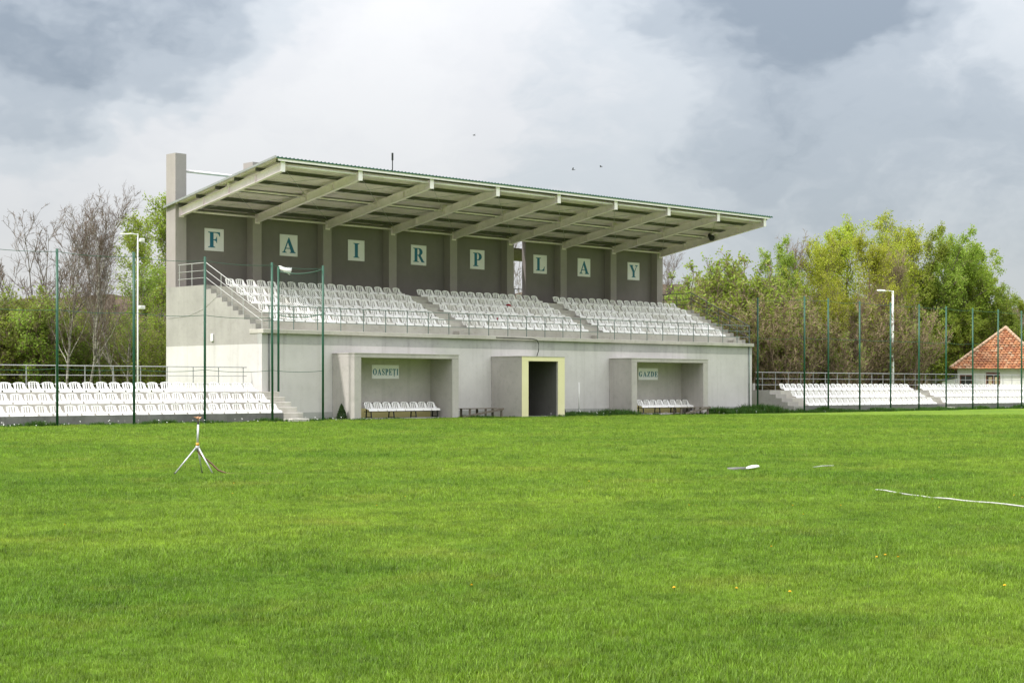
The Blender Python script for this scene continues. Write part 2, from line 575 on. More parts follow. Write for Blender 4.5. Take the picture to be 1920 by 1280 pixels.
box('front_wall', 0, 13.43, 0, 0.3, 0, 3.17, 'wall_paint', ST)
box('front_wall', 15.37, L, 0, 0.3, 0, 3.17, 'wall_paint', ST)
box('lintel', 13.43, 15.37, 0, 0.3, 2.58, 3.17, 'wall_paint', ST)
box('plinth', 0.002, 13.01, -0.012, 0, 0, 0.335, 'concrete_band', ST)
box('plinth', 15.83, L - 0.002, -0.012, 0, 0, 0.335, 'concrete_band', ST)
box('concrete_band', -0.004, L + 0.004, -0.006, 0.3, 3.17, 3.60, 'concrete_band', ST)
box('ledge', -0.03, L + 0.05, -0.13, 0.85, 3.603, 3.78, 'concrete_step', ST, 0.015)

# end walls: stepped raw concrete above, painted below
prof = [(0.3, 3.17), (7.15, 3.17), (7.15, SZ(10) + 0.03), (SY(10), SZ(10) + 0.03)]
for i in range(9, 0, -1):
    prof += [(SY(i + 1) - 0.0, SZ(i) + 0.03), (SY(i), SZ(i) + 0.03)]
prof += [(SY(1), 3.783), (0.3, 3.783)]
for x0, x1 in ((0.0, 0.28), (L - 0.28, L)):
    MB().prism_x([(y, z) for y, z in prof], x0, x1).build('end_wall', 'concrete', ST)
    box('end_wall_base', x0 + 0.0, x1, 0.3, 7.15, 0, 3.17, 'wall_paint', ST)
box('rear_wall', 0.28, L - 0.28, 6.95, 7.15, 0, SZ(10) - 0.2, 'concrete', ST)
# seating tiers and the half steps in the aisles
for n_ in range(5):
    i = 2 + 2 * n_
    y1 = SY(i + 2) + 0.1 if n_ < 4 else 7.15
    box('tier', 0.28, L - 0.28, SY(i), y1, SZ(i) - 0.42, SZ(i), 'concrete_step', ST, 0.012)
AISLES = [(0.284, 1.20), (11.42, 12.25), (20.78, 21.66), (31.85, L - 0.284)]
for a0, a1 in AISLES:
    for i in (1, 3, 5, 7, 9):
        box('step', a0, a1, SY(i), SY(i + 1) - 0.002, SZ(i - 1) + 0.002, SZ(i), 'concrete_step', ST, 0.01)
# columns, back wall panels
for i, x in enumerate(BAYX):
    x0, x1 = (0.0, 0.56) if i == 0 else ((L - 0.5, L) if i == 8 else (x - 0.245, x + 0.245))
    box('column', x0, x1, 6.41, 7.147 if 0 < i < 8 else 7.145, SZ(10) + (0.002 if 0 < i < 8 else 0.032), 11.65, 'plaster_column', ST)
zt = lambda y: 10.70 - 0.1690 * (y + 1.15)       # roof sheet
for i in range(8):
    x0 = BAYX[i] + (0.26 if i == 0 else 0.245)
    x1 = BAYX[i + 1] - (0.245 if i < 7 else 0.05)
    if i == 5:
        x0 = 22.12
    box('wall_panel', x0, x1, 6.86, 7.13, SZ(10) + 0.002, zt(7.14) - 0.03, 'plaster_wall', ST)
# tie tubes between the column tops, lightning rod
for i in range(8):
    MB().tube([(BAYX[i] + 0.25, 6.8, 10.955), (BAYX[i + 1] - 0.25, 6.8, 10.955)], 0.065, 10).build('tie_tube', 'steel_white', ST, True)
MB().tube([(12.76, 6.8, 11.64), (12.76, 6.8, 12.75)], 0.025, 6).tube([(12.76, 6.8, 12.6), (12.76, 6.8, 12.96)], 0.05, 6).build('lightning_rod', 'black_metal', ST)
box('rear_landing', 19.6, 24.5, 7.15, 9.2, SZ(10) - 0.25, SZ(10) - 0.02, 'concrete', ST)
rr = MB()
for z in (0.35, 0.7, 1.05):
    rr.bar((19.6, 9.15, SZ(10) + z), (24.5, 9.15, SZ(10) + z), 0.04, 0.04)
for x in np.arange(19.6, 24.6, 0.98):
    rr.bar((x, 9.15, SZ(10)), (x, 9.15, SZ(10) + 1.05), 0.04, 0.04, (0, 1, 0))
rr.build('rear_railing', 'rail_dark', ST)
MB().prism_x([(7.3, 8.75), (9.3, 8.35), (9.3, 8.43), (7.3, 8.83)], 19.4, 25.0).build('rear_canopy', 'old_wood', ST)

# roof: corrugated sheet, beams, purlins, tubes, bracing
YF, YB = -1.15, 7.16
pitch_r = 0.2
xs = []
x = -0.12
while x < L + 0.25:
    xs += [(x, 0.0), (x + 0.055, 0.0), (x + 0.075, 0.036), (x + 0.115, 0.036), (x + 0.135, 0.0)]
    x += pitch_r
xs.append((x, 0.0))


def sheet(name, dz, mat, parent, flip):
    v, f = [], []
    for y in (YF, YB):
        for xx, hh in xs:
            v.append((xx, y, zt(y) + hh + dz))
    n = len(xs)
    for i in range(n - 1):
        q = (i, i + 1, n + i + 1, n + i)
        f.append(q[::-1] if flip else q)
    return obj(name, v, f, mat, parent)


RF = sheet('roof', 0.0, 'sheet_top', ST, False)
sheet('soffit_sheet', -0.012, 'sheet_under', RF, True)
fv, ff_ = [], []
for xx, hh in xs:
    fv += [(xx, YF - 0.004, zt(YF) + hh + 0.006), (xx, YF - 0.004, zt(YF) - 0.045)]
for i in range(len(xs) - 1):
    ff_.append((2 * i, 2 * i + 1, 2 * i + 3, 2 * i + 2))
obj('sheet_edge', fv, ff_, 'sheet_top', RF)
MB().prism_x([(YF + 0.02, zt(YF) - 0.14), (YF + 0.06, zt(YF) - 0.14), (YF + 0.06, zt(YF) - 0.014), (YF + 0.02, zt(YF) - 0.014)], 0.0, L + 0.1).build('front_trim', 'steel_white', RF)
MB().bar((-0.13, YF, zt(YF) + 0.02), (-0.13, YB, zt(YB) + 0.02), 0.05, 0.09).build('verge_trim', 'galvanised', RF)
MB().bar((L + 0.28, YF, zt(YF) + 0.02), (L + 0.28, YB, zt(YB) + 0.02), 0.03, 0.05).build('verge_trim', 'galvanised', RF)
bt = lambda y: 10.52 - 0.1715 * (y + 1.0)      # top of beam
BD = 0.345
for i, x in enumerate(BAYX):
    y0, y1 = -1.02, 6.405
    m_ = MB()
    m_.add([(x + sx * 0.006, y, bt(y) - d) for sx in (-1, 1) for y in (y0, y1) for d in (0.0, BD)],
           [(0, 1, 3, 2), (4, 6, 7, 5), (0, 2, 6, 4), (1, 5, 7, 3), (0, 4, 5, 1), (2, 3, 7, 6)])
    for d in (-0.006, BD - 0.006):
        m_.add([(x + sx * 0.095, y, bt(y) - d - e) for sx in (-1, 1) for y in (y0, y1) for e in (0.0, 0.014)],
               [(0, 1, 3, 2), (4, 6, 7, 5), (0, 2, 6, 4), (1, 5, 7, 3), (0, 4, 5, 1), (2, 3, 7, 6)])
    bo = m_.build('beam', 'steel_beam', RF)
    MB().box(x - 0.11, x + 0.11, -1.045, -1.022, bt(-1.0) - BD - 0.03, bt(-1.0) + 0.13).build('end_plate', 'steel_white', bo)
    MB().box(x - 0.13, x + 0.13, 6.38, 6.408, bt(6.4) - BD - 0.06, bt(6.4) + 0.02).build('base_plate', 'steel_beam', bo)
    for ys in (0.8, 2.7, 4.6):
        st_ = MB()
        for sg in (-1, 1):
            xa_, xb_ = sorted((x + sg * 0.007, x + sg * 0.09))
            st_.add([(xx, yy, bt(yy) - dd) for xx in (xa_, xb_) for yy in (ys - 0.006, ys + 0.006) for dd in (0.016, BD - 0.010)],
                    [(0, 1, 3, 2), (4, 6, 7, 5), (0, 2, 6, 4), (1, 5, 7, 3), (0, 4, 5, 1), (2, 3, 7, 6)])
        st_.build('stiffener', 'steel_beam', bo)
    MB().box(x - 0.085, x + 0.085, 2.62, 2.80, bt(2.7) + 0.007, bt(2.7) + 0.135).build('bracket', 'steel_beam', bo)
for y in (-0.93, 0.42, 1.95, 3.35, 4.78, 6.2):
    z1 = zt(y) - 0.014
    z0 = bt(y) + 0.008
    MB().prism_x([(y - 0.05, z0), (y + 0.03, z0), (y + 0.03, z1), (y - 0.05, z1)], 0.0 if y > 0 else 0.05, L + 0.1).build('purlin', 'steel_purlin', RF)
for i in range(8):
    xa, xb = BAYX[i] + 0.1, BAYX[i + 1] - 0.1
    MB().tube([(xa, -0.93, 10.42), (xa + 0.16, -0.93, 10.42)], 0.03, 8).tube([(xa + 0.16, -0.93, 10.42), (xb - 0.16, -0.93, 10.42)], 0.045, 8).tube([(xb - 0.16, -0.93, 10.42), (xb, -0.93, 10.42)], 0.03, 8).build('edge_tube', 'steel_white', RF, True)
    z = bt(2.7) - 0.12
    MB().tube([(xa, 2.7, z), (xb, 2.7, z)], 0.04, 8).build('mid_tube', 'steel_beam', RF, True)
    MB().tube([(xa, 6.3, 9.13), (xb, 6.3, 9.13)], 0.05, 8).build('wall_tube', 'steel_beam', RF, True)
    for ya, yb in ((-0.85, 2.65), (2.75, 6.2)):
        ma = MB()
        ma.tube([(xa, ya, bt(ya) - 0.08), (xb, yb, bt(yb) - 0.08)], 0.009, 4)
        ma.build('brace_rod', 'galvanised', RF)
        mb_ = MB()
        mb_.tube([(xb, ya, bt(ya) - 0.11), (xa, yb, bt(yb) - 0.11)], 0.009, 4)
        mb_.build('brace_rod', 'galvanised', RF)

# dugouts
for x0, x1, wl, yel in ((3.65, 9.59, 0.37, True), (21.19, 27.20, 0.42, True)):
    D = MB().box(x0, x1, -1.5, -0.002, 2.635, 2.80).build('dugout', 'plaster_grey', ST, bevel=0.008)
    box('coping', x0 - 0.02, x1 + 0.02, -1.52, -0.013, 2.802, 2.83, 'concrete_step', D)
    box('side_wall', x0, x0 + wl, -1.497, -0.013, 0, 2.633, 'plaster_grey', D, 0.008)
    box('side_wall', x1 - 0.385, x1, -1.497, -0.013, 0, 2.633, 'plaster_grey', D, 0.008)
    box('back_panel', x0 + wl, x1 - 0.386, -0.022, -0.002, 0.47, 2.634, 'plaster_grey', D)
    box('yellow_strip', x0 + wl, x1 - 0.386, -0.03, -0.013, 0.0, 0.468, 'yellow_strip', D)
    box('floor_slab', x0 + wl, x1 - 0.386, -1.7 if x0 > 10 else -1.3, -0.031, 0.0, 0.06, 'concrete', D)

# entrance portal with yellow surround, passage behind it
P = MB().box(13.015, 15.82, -2.03, -0.002, 2.60, 2.785).build('portal', 'plaster_grey', ST)
box('coping', 12.995, 15.84, -2.07, -0.013, 2.787, 2.815, 'concrete_step', P)
box('side_wall', 13.015, 13.43, -2.03, -0.013, 0, 2.598, 'plaster_grey', P)
box('side_wall', 15.37, 15.82, -2.03, -0.013, 0, 2.598, 'plaster_grey', P)
box('yellow_frame', 13.005, 13.425, -2.05, -2.032, 0, 2.586, 'yellow_paint', P)
box('yellow_frame', 15.375, 15.83, -2.05, -2.032, 0, 2.586, 'yellow_paint', P)
box('yellow_frame', 13.005, 15.83, -2.05, -2.032, 2.588, 2.782, 'yellow_paint', P)
PS = box('passage', 13.2, 13.428, 0.302, 6.5, 0, 2.60, 'plaster_grey', ST)
box('passage_wall', 15.372, 15.6, 0.302, 6.5, 0, 2.60, 'plaster_grey', PS)
box('passage_ceiling', 13.43, 15.37, 0.302, 6.5, 2.584, 2.75, 'plaster_grey', PS)
box('passage_end', 13.43, 15.37, 6.5, 6.7, 0, 2.58, 'plaster_grey', PS)
box('shade_lining', 13.431, 13.437, -1.95, 6.5, 0.0, 2.58, 'passage_shade', PS)  # thin dark sheet added over the side wall, painted shade
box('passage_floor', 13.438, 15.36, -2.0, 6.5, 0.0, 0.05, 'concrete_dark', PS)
box('shade_lining', 15.362, 15.3695, -1.95, 6.5, 0.0, 2.58, 'passage_shade', PS)  # same added sheet of painted shade on the opposite wall
box('passage_step', 13.44, 14.4, -0.9, -0.3, 0.05, 0.28, 'concrete', PS, 0.02)
box('passage_step', 13.44, 14.0, -0.3, 0.4, 0.05, 0.5, 'concrete', PS, 0.02)

# pipes, wall lamp box, cable
MB().tube([(0.33, -0.05, 0.3), (0.33, -0.05, 3.6)], 0.028, 8).build('downpipe', 'rail_dark', ST, True)
MB().tube([(32.6, -0.05, 0.0), (32.6, -0.05, 3.6)], 0.03, 8).build('downpipe', 'rail_green', ST, True)
box('wall_lamp', -0.07, -0.001, 3.46, 3.62, 3.33, 3.66, 'white_plastic', ST, 0.02)
MB().tube([(13.2, -0.145, 3.70), (15.6, -0.145, 3.69), (15.9, -0.145, 3.64), (16.02, -0.15, 3.45), (16.04, -0.12, 3.15), (15.98, -0.06, 2.86)], 0.018, 6).build('cable', 'rubber_black', ST, True)
MB().tube([(-0.02, 7.0, 4.42), (-0.02, 5.4, 4.48), (-0.02, 4.2, 4.75), (-0.02, 3.3, 5.2), (0.1, 2.9, 5.4)], 0.006, 5).build('cable', 'rail_light', ST, True)
# slab and kerb stones in front of the stand
box('kerb_slab', -2.0, -0.95, -2.45, -2.02, 0.0, 0.02, 'concrete', ST)

# ------------------------------------------------------------------ low terraces on both sides
def terrace(name, x0, x1, sx0, sx1, label, aisles=()):
    T = empty(name, ((x0 + x1) / 2, -0.9, 0), label, 'terrace')
    for n_, (y, z) in enumerate(((-2.02, 0.365), (-1.21, 0.785), (-0.40, 1.205))):
        yb = (-1.21 + 0.05, -0.40 + 0.05, 1.0)[n_]
        if n_ == 0:
            box('front_wall', x0, x1, y - 0.0, y + 0.2, 0, z - 0.001, 'concrete_dark', T)
            box('tier', x0, x1, y + 0.2, yb, 0.0, z, 'concrete_step', T)
        else:
            box('tier', x0, x1, y, yb, z - 0.43, z, 'concrete_step', T, 0.01)
    for a0, a1 in aisles:
        for y, z in ((-1.615, 0.575), (-0.805, 0.995)):
            box('step', a0, a1, y, y + 0.403, z - 0.205, z, 'concrete_step', T, 0.01)
        box('doorstep', a0 + 0.1, a1 + 0.3, -2.5, -2.025, 0.0, 0.17, 'concrete_step', T, 0.015)
    return T


T1 = terrace('terrace', -16.0, -0.40, 0, 0, 'low concrete terrace with three seat rows left of the grandstand')
# its stair, in front of the grandstand wall
for i, z in enumerate((0.365, 0.575, 0.785, 0.995, 1.205)):
    y0 = -2.02 + 0.405 * i
    box('step', -0.398, 0.59, y0, (y0 + 0.403) if i < 4 else -0.014, 0.0, z, 'concrete_step', T1, 0.012)
box('doorstep', -0.45, 0.35, -2.75, -2.05, 0.0, 0.14, 'concrete_step', T1, 0.02)
T2 = terrace('terrace', 35.0, 66.0, 0, 0, 'low concrete terrace with three seat rows right of the grandstand', [(48.95, 49.7)])
prof2 = [(-2.02, 0.0), (-2.02, 0.365), (-1.615, 0.365), (-1.615, 0.575), (-1.21, 0.575), (-1.21, 0.785), (-0.805, 0.785),
         (-0.805, 0.995), (-0.40, 0.995), (-0.40, 1.22), (1.0, 1.22), (1.0, 0.0)]
MB().prism_x(prof2[::-1], 34.0, 34.99).build('stair_block', 'concrete', T2)
box('upstand', 34.0, 34.2, 0.75, 1.0, 1.222, 1.6, 'concrete', T2)

# ------------------------------------------------------------------ seats
def seat_mesh():
    cols = [-0.215, -0.125, -0.085, -0.045 + 0.0, -0.02, 0.02, 0.045, 0.085, 0.125, 0.215]
    cols = [-0.205, -0.115, -0.068, -0.024, 0.024, 0.068, 0.115, 0.205]
    # (y back from front lip, z, half width factor, side lift)
    prof = [(0.395, 0.385, 0.88, 0.0), (0.392, 0.345, 0.97, 0.01), (0.375, 0.26, 1.00, 0.03), (0.352, 0.15, 1.03, 0.055),
            (0.325, 0.11, 1.08, 0.075), (0.26, 0.075, 1.13, 0.055), (0.13, 0.075, 1.16, 0.025), (0.02, 0.085, 1.16, 0.0), (-0.02, 0.0, 1.10, 0.0)]
    bm = bmesh.new()
    grid = []
    for j, (y, z, wf, lift) in enumerate(prof):
        row = []
        for c in cols:
            t = abs(c) / 0.205
            e = t ** 3
            yy = y - (lift * 1.5 * e if j < 5 else 0)
            zz = z + (lift * e if j >= 4 else 0) - (0.030 * e if j == 0 else 0)
            row.append(bm.verts.new((c * wf * 1.06, yy, zz)))
        grid.append(row)
    for j in range(len(prof) - 1):
        for i in range(len(cols) - 1):
            if 1 <= j <= 3 and i in (1, 3, 5):
                continue
            bm.faces.new((grid[j][i], grid[j][i + 1], grid[j + 1][i + 1], grid[j + 1][i]))
    bmesh.ops.recalc_face_normals(bm, faces=bm.faces)
    bmesh.ops.solidify(bm, geom=bm.faces[:], thickness=0.014)
    me = bpy.data.meshes.new('seat')
    bm.to_mesh(me)
    bm.free()
    for p in me.polygons:
        p.use_smooth = False
    me.materials.append(MATS['seat_plastic'])
    return me


SEAT = seat_mesh()
rsd = random.Random(3)


def add_seat(x, y, z, label, group):
    o = bpy.data.objects.new('seat', SEAT)
    COL.objects.link(o)
    o.location = (x, y, z)
    o.rotation_euler = (R(rsd.uniform(-2.5, 2.0)), R(rsd.uniform(-1.2, 1.2)), R(rsd.uniform(-3.5, 3.5)))
    tag(o, label, 'seat', group)


ROWW = ['front', 'second', 'third', 'fourth', 'back']
for blk, bx, cnt in (('left', 1.28, 18), ('middle', 12.33, 15), ('right', 21.75, 18)):
    for r_ in range(5):
        i = 2 + 2 * r_
        for s in range(cnt):
            add_seat(bx + 0.21 + 0.56 * s + rsd.uniform(-.008, .008), SY(i) + 0.03, SZ(i) + 0.001,
                     'white slotted plastic seat in %s row of %s block under the roof, %s from left' % (ROWW[r_], blk, ORD[s]),
                     'white seats under the grandstand roof')
TROW = ['front', 'middle', 'top']
for r_, (y, z) in enumerate(((-2.0, 0.366), (-1.19, 0.786), (-0.38, 1.206))):
    for s in range(22):
        add_seat(-0.90 + 0.21 - 0.56 * s + rsd.uniform(-.008, .008), y, z,
                 'white slotted plastic seat in %s row of left low terrace, %s from the stair' % (TROW[r_], ORD[s]),
                 'white seats on the left low terrace')
# far terrace: all seats as one mass
sv = np.array([v.co for v in SEAT.vertices])
sf = [tuple(p.vertices) for p in SEAT.polygons]
vv, ff = [], []
for y, z in ((-2.0, 0.366), (-1.19, 0.786), (-0.38, 1.206)):
    for bx, cnt in ((35.42, 24), (49.87, 24)):
        for s in range(cnt):
            b = len(vv)
            a = R(rsd.uniform(-2, 2))
            ca, sa = math.cos(a), math.sin(a)
            px = bx + 0.21 + 0.56 * s
            vv += [(px + p[0] * ca - p[1] * sa, y + p[0] * sa + p[1] * ca, z + p[2]) for p in sv]
            ff += [[b + q for q in f] for f in sf]
tag(obj('far_seats', vv, ff, 'seat_plastic'), 'rows of small white seats on the far right low terrace', 'seats', kind='stuff')

# ------------------------------------------------------------------ railings
def railing(name, label, pts, heights, mat, post_pts, post_h, r_rail=0.024, r_post=0.022):
    T = empty(name, pts[0], label, 'railing')
    for hz in heights:
        MB().tube([(p[0], p[1], p[2] + hz) for p in pts], r_rail if hz == max(heights) else r_rail * 0.75, 6).build('rail', mat, T)
    for p in post_pts:
        MB().tube([p, (p[0], p[1], p[2] + post_h)], r_post, 6).build('post', mat, T)
    return T


n_post = 27
railing('railing', 'thin grey green railing along the front ledge of the grandstand', [(0.12, 0.06, 3.78), (L - 0.12, 0.06, 3.78)],
        (0.34, 0.66, 0.97), 'rail_green', [(0.41 + 1.25 * i, 0.06, 3.78) for i in range(26)] + [(L - 0.12, 0.06, 3.78)], 0.96, 0.02, 0.02)
for x, mat, lab, rr_ in ((0.10, 'rail_light', 'pale steel handrail down the left end stair of the grandstand', 0.017),
                         (L - 0.10, 'rail_dark', 'dark steel handrail down the right end stair of the grandstand', 0.026)):
    pts = [(x, 6.35, SZ(10) + 0.03), (x, 4.20, SZ(10) + 0.03), (x, 0.12, 3.80)]
    pp = [(x, 6.25, SZ(10) + 0.03), (x, 5.27, SZ(10) + 0.03), (x, 4.22, SZ(10) + 0.03)]
    for i in (7, 5, 3):
        pp.append((x, SY(i) + 0.2, SZ(i) + 0.03))
    pp.append((x, 0.13, 3.78))
    T = empty('handrail', (x, 0.13, 3.78), lab, 'railing')
    for hz in (0.32, 0.63, 0.96):
        MB().tube([(p[0], p[1], p[2] + hz) for p in pts], rr_ if hz > 0.9 else rr_ * 0.7, 6).build('rail', mat, T)
    for p in pp:
        y = p[1]
        top = (SZ(10) + 0.03 if y > 4.2 else 3.80 + (SZ(10) + 0.03 - 3.80) * (y - 0.12) / (4.20 - 0.12)) + 0.95
        MB().tube([p, (p[0], p[1], top)], rr_ * 0.9, 6).build('post', mat, T)
railing('railing', 'grey steel railing behind the top row of the left low terrace', [(-16, 0.8, 1.205), (-0.2, 0.8, 1.205)], (0.30, 0.64, 1.0),
        'galvanised', [(-0.36 - 1.212 * i, 0.8, 1.205) for i in range(13)], 1.0, 0.022, 0.020)
railing('railing', 'grey steel railing behind the top row of the right low terrace', [(34.3, 0.8, 1.22), (66, 0.8, 1.22)], (0.30, 0.64, 1.0),
        'galvanised', [(34.93 + 1.225 * i, 0.8, 1.21) for i in range(26)], 1.0, 0.024, 0.022)


# ------------------------------------------------------------------ lettering (bold roman capitals)
def arc(cx, cy, rx, ry, a0, a1, n=14):
    return [(cx + rx * math.cos(R(a0 + (a1 - a0) * i / n)), cy + ry * math.sin(R(a0 + (a1 - a0) * i / n))) for i in range(n + 1)]


def stem(x0, x1, s=0.1):
    return [(x0 - s, 0), (x1 + s, 0), (x1 + s, .035), (x1, .08), (x1, .92), (x1 + s, .965), (x1 + s, 1), (x0 - s, 1), (x0 - s, .965), (x0, .92), (x0, .08), (x0 - s, .035)]


G = {}
G['I'] = (0.46, [stem(0.12, 0.34)])
G['F'] = (0.80, [[(0.0, 0), (0.46, 0), (0.46, .035), (.35, .08), (.35, .47), (.44, .46), (.52, .40), (.54, .31), (.575, .31), (.575, .70), (.54, .70), (.52, .60), (.44, .535), (.35, .53),
                  (.35, .945), (.52, .945), (.64, .91), (.71, .83), (.74, .73), (.78, .73), (.77, 1), (0, 1), (0, .965), (.12, .92), (.12, .08), (0, .035)]])
G['L'] = (0.82, [[(0, 0), (.78, 0), (.82, .33), (.78, .33), (.74, .2), (.66, .1), (.52, .055), (.35, .055), (.35, .92), (.47, .965), (.47, 1), (0, 1), (0, .965), (.12, .92), (.12, .08), (0, .035)]])
G['E'] = (0.80, [[(0, 0), (.77, 0), (.81, .30), (.77, .30), (.73, .18), (.65, .09), (.5, .055), (.35, .055), (.35, .47), (.44, .46), (.52, .40), (.54, .31), (.575, .31), (.575, .70), (.54, .70), (.52, .60), (.44, .535), (.35, .53),
                  (.35, .945), (.52, .945), (.64, .91), (.71, .83), (.73, .74), (.77, .74), (.76, 1), (0, 1), (0, .965), (.12, .92), (.12, .08), (0, .035)]])
G['A'] = (0.96, [[(0, 0), (.32, 0), (.32, .035), (.20, .09), (.265, .27), (.575, .27), (.64, .09), (.55, .035), (.55, 0), (.98, 0), (.98, .035), (.89, .1), (.51, 1.02), (.46, 1.02), (.12, .12), (.07, .06), (0, .035)],
                 [(.285, .325), (.42, .70), (.555, .325)]])
G['Y'] = (0.94, [[(.25, 0), (.70, 0), (.70, .035), (.59, .08), (.59, .43), (.82, .90), (.94, .965), (.94, 1), (.62, 1), (.62, .965), (.75, .92), (.755, .88), (.57, .51), (.345, .92), (.43, .965), (.43, 1), (0, 1), (0, .965), (.08, .92), (.36, .42), (.36, .08), (.25, .035)]])
G['P'] = (0.76, [[(0, 0), (.47, 0), (.47, .035), (.35, .08), (.35, .44)] + arc(.45, .72, .31, .28, -90, 90) + [(0, 1), (0, .965), (.12, .92), (.12, .08), (0, .035)],
                 [(.35, .50)] + [(.35, .945)] + arc(.40, .72, .115, .225, 90, -90)])
G['R'] = (0.92, [[(0, 0), (.47, 0), (.47, .035), (.35, .08), (.35, .46), (.42, .46), (.70, 0), (.95, 0), (.95, .035), (.88, .07), (.63, .475)] + arc(.47, .735, .30, .265, -55, 90) + [(0, 1), (0, .965), (.12, .92), (.12, .08), (0, .035)],
                 [(.35, .515), (.35, .945)] + arc(.41, .73, .11, .215, 90, -90)])
G['D'] = (0.92, [[(0, 0)] + arc(.42, .5, .48, .5, -90, 90) + [(0, 1), (0, .965), (.12, .92), (.12, .08), (0, .035)],
                 [(.35, .055), (.35, .945)] + arc(.38, .5, .26, .445, 90, -90)])
G['O'] = (0.98, [arc(.49, .5, .47, .52, 0, 360, 32)[:-1], arc(.49, .5, .22, .465, 360, 0, 32)[:-1]])
G['Z'] = (0.84, [[(0, 0), (.80, 0), (.84, .30), (.80, .30), (.74, .15), (.62, .055), (.30, .055), (.80, .97), (.80, 1), (.06, 1), (.04, .74), (.08, .74), (.13, .86), (.24, .945), (.50, .945), (0, .03)]])
G['G'] = (0.98, [arc(.49, .5, .47, .52, 52, 302, 26) + [(.80, .06), (.80, .38), (.90, .43), (.90, .465), (.48, .465), (.48, .43), (.58, .38), (.58, .07)] + arc(.51, .5, .25, .465, 288, 62, 24) + [(.72, .83), (.76, .66), (.80, .66), (.80, 1.0), (.765, 1.0)]])
sp = [(.08, .02), (.115, .02), (.15, .075)] + arc(.36, .28, .30, .30, 235, 360, 10) + arc(.42, .33, .24, .20, 10, 60, 5) + [(.32, .66)] + \
     arc(.34, .80, .14, .145, 200, 50, 8) + [(.54, .84), (.585, .69), (.62, .69), (.61, 1.0), (.575, 1.0), (.54, .95)] + \
     arc(.31, .76, .25, .26, 70, 200, 9) + arc(.22, .66, .16, .15, 215, 245, 3) + [(.36, .40)] + arc(.33, .21, .155, .165, 40, -95, 9) + [(.17, .14), (.11, .33), (.07, .33)]
G['S'] = (0.68, [sp])
G['T'] = (0.84, [[(.20, 0), (.64, 0), (.64, .035), (.53, .08), (.53, .945), (.62, .94), (.72, .86), (.78, .72), (.82, .72), (.81, 1), (.03, 1), (.02, .72), (.06, .72), (.12, .86), (.22, .94), (.31, .945), (.31, .08), (.20, .035)],
                 [(.34, -.10), (.50, -.10), (.50, -.18), (.40, -.30), (.36, -.28), (.42, -.19), (.34, -.19)]])


def glyph(name, ch, x, y, z, w, h, parent):
    """a letter w wide and h high, standing on (x, z) in the plane y, facing -Y"""
    adv, loops = G[ch]
    cu = bpy.data.curves.new(name, 'CURVE')
    cu.dimensions = '2D'
    cu.fill_mode = 'BOTH'
    cu.extrude = 0.003
    for lp in loops:
        s = cu.splines.new('POLY')
        s.points.add(len(lp) - 1)
        for i, (a, b) in enumerate(lp):
            s.points[i].co = (a / adv * w, b * h, 0, 1)
        s.use_cyclic_u = True
    tmp = bpy.data.objects.new('tmp', cu)
    COL.objects.link(tmp)
    dg = bpy.context.evaluated_depsgraph_get()
    me = bpy.data.meshes.new_from_object(tmp.evaluated_get(dg))
    bpy.data.objects.remove(tmp)
    bpy.data.curves.remove(cu)
    me.transform(Matrix.Translation(Vector((x, y, z)) - off(parent)) @ Matrix.Rotation(R(90), 4, 'X'))
    me.materials.clear()
    me.materials.append(MATS['blue_paint'])
    o = bpy.data.objects.new(name, me)
    link(o, parent)
    return o


def board(name, label, x0, x1, z0, z1, y):
    B = empty(name, ((x0 + x1) / 2, y, z0), label, 'sign')
    bo_ = box('board', x0, x1, y - 0.02, y - 0.001, z0, z1, 'white_board', B)
    for xx in (x0 + 0.05, x1 - 0.05):
        for zz in (z0 + 0.05, z1 - 0.05):
            MB().tube([(xx, y - 0.019, zz), (xx, y - 0.026, zz)], 0.012, 8).build('screw', 'galvanised', bo_)
    return B


LS = [('F', 2.31, 'leftmost'), ('A', 6.45, 'between the F and I boards'), ('I', 10.50, ''), ('R', 14.51, ''), ('P', 18.56, ''), ('L', 23.22, ''),
      ('A', 26.68, 'between the L and Y boards'), ('Y', 30.83, '')]
WD = {'F': .66, 'A': .76, 'I': .40, 'R': .74, 'P': .62, 'L': .66, 'Y': .72}
tilt = [0, 0, 0, 0.008, 0, -0.006, 0, 0]
for (ch, xc, note), tl in zip(LS, tilt):
    lab = 'square white board with blue letter %s on back wall%s' % (ch, (', ' + note) if note else '')
    B = board('letter_board', lab, xc - .51, xc + .51, 7.51, 8.51, 6.858)
    glyph('letter', ch, xc - WD[ch] / 2, 6.834, 7.66, WD[ch], 0.70, B)
    B.rotation_euler.y = tl
for word, x0, note in (('OASPETI', 5.81, 'OASPE\u021aI'), ('GAZDE', 23.37, 'GAZDE')):
    B = board('name_board', 'white board with blue letters %s inside the %s dugout' % (note, 'left' if x0 < 10 else 'right'), x0, x0 + 1.53, 1.76, 2.36, -0.023)
    gap = 0.035 if len(word) > 5 else 0.05
    tot = sum(G[c_][0] for c_ in word)
    wu = (1.45 - gap * (len(word) - 1)) / tot
    x = x0 + 0.04
    for c_ in word:
        glyph('letter', c_, x, -0.048, 1.92, G[c_][0] * wu, 0.27, B)
        x += G[c_][0] * wu + gap

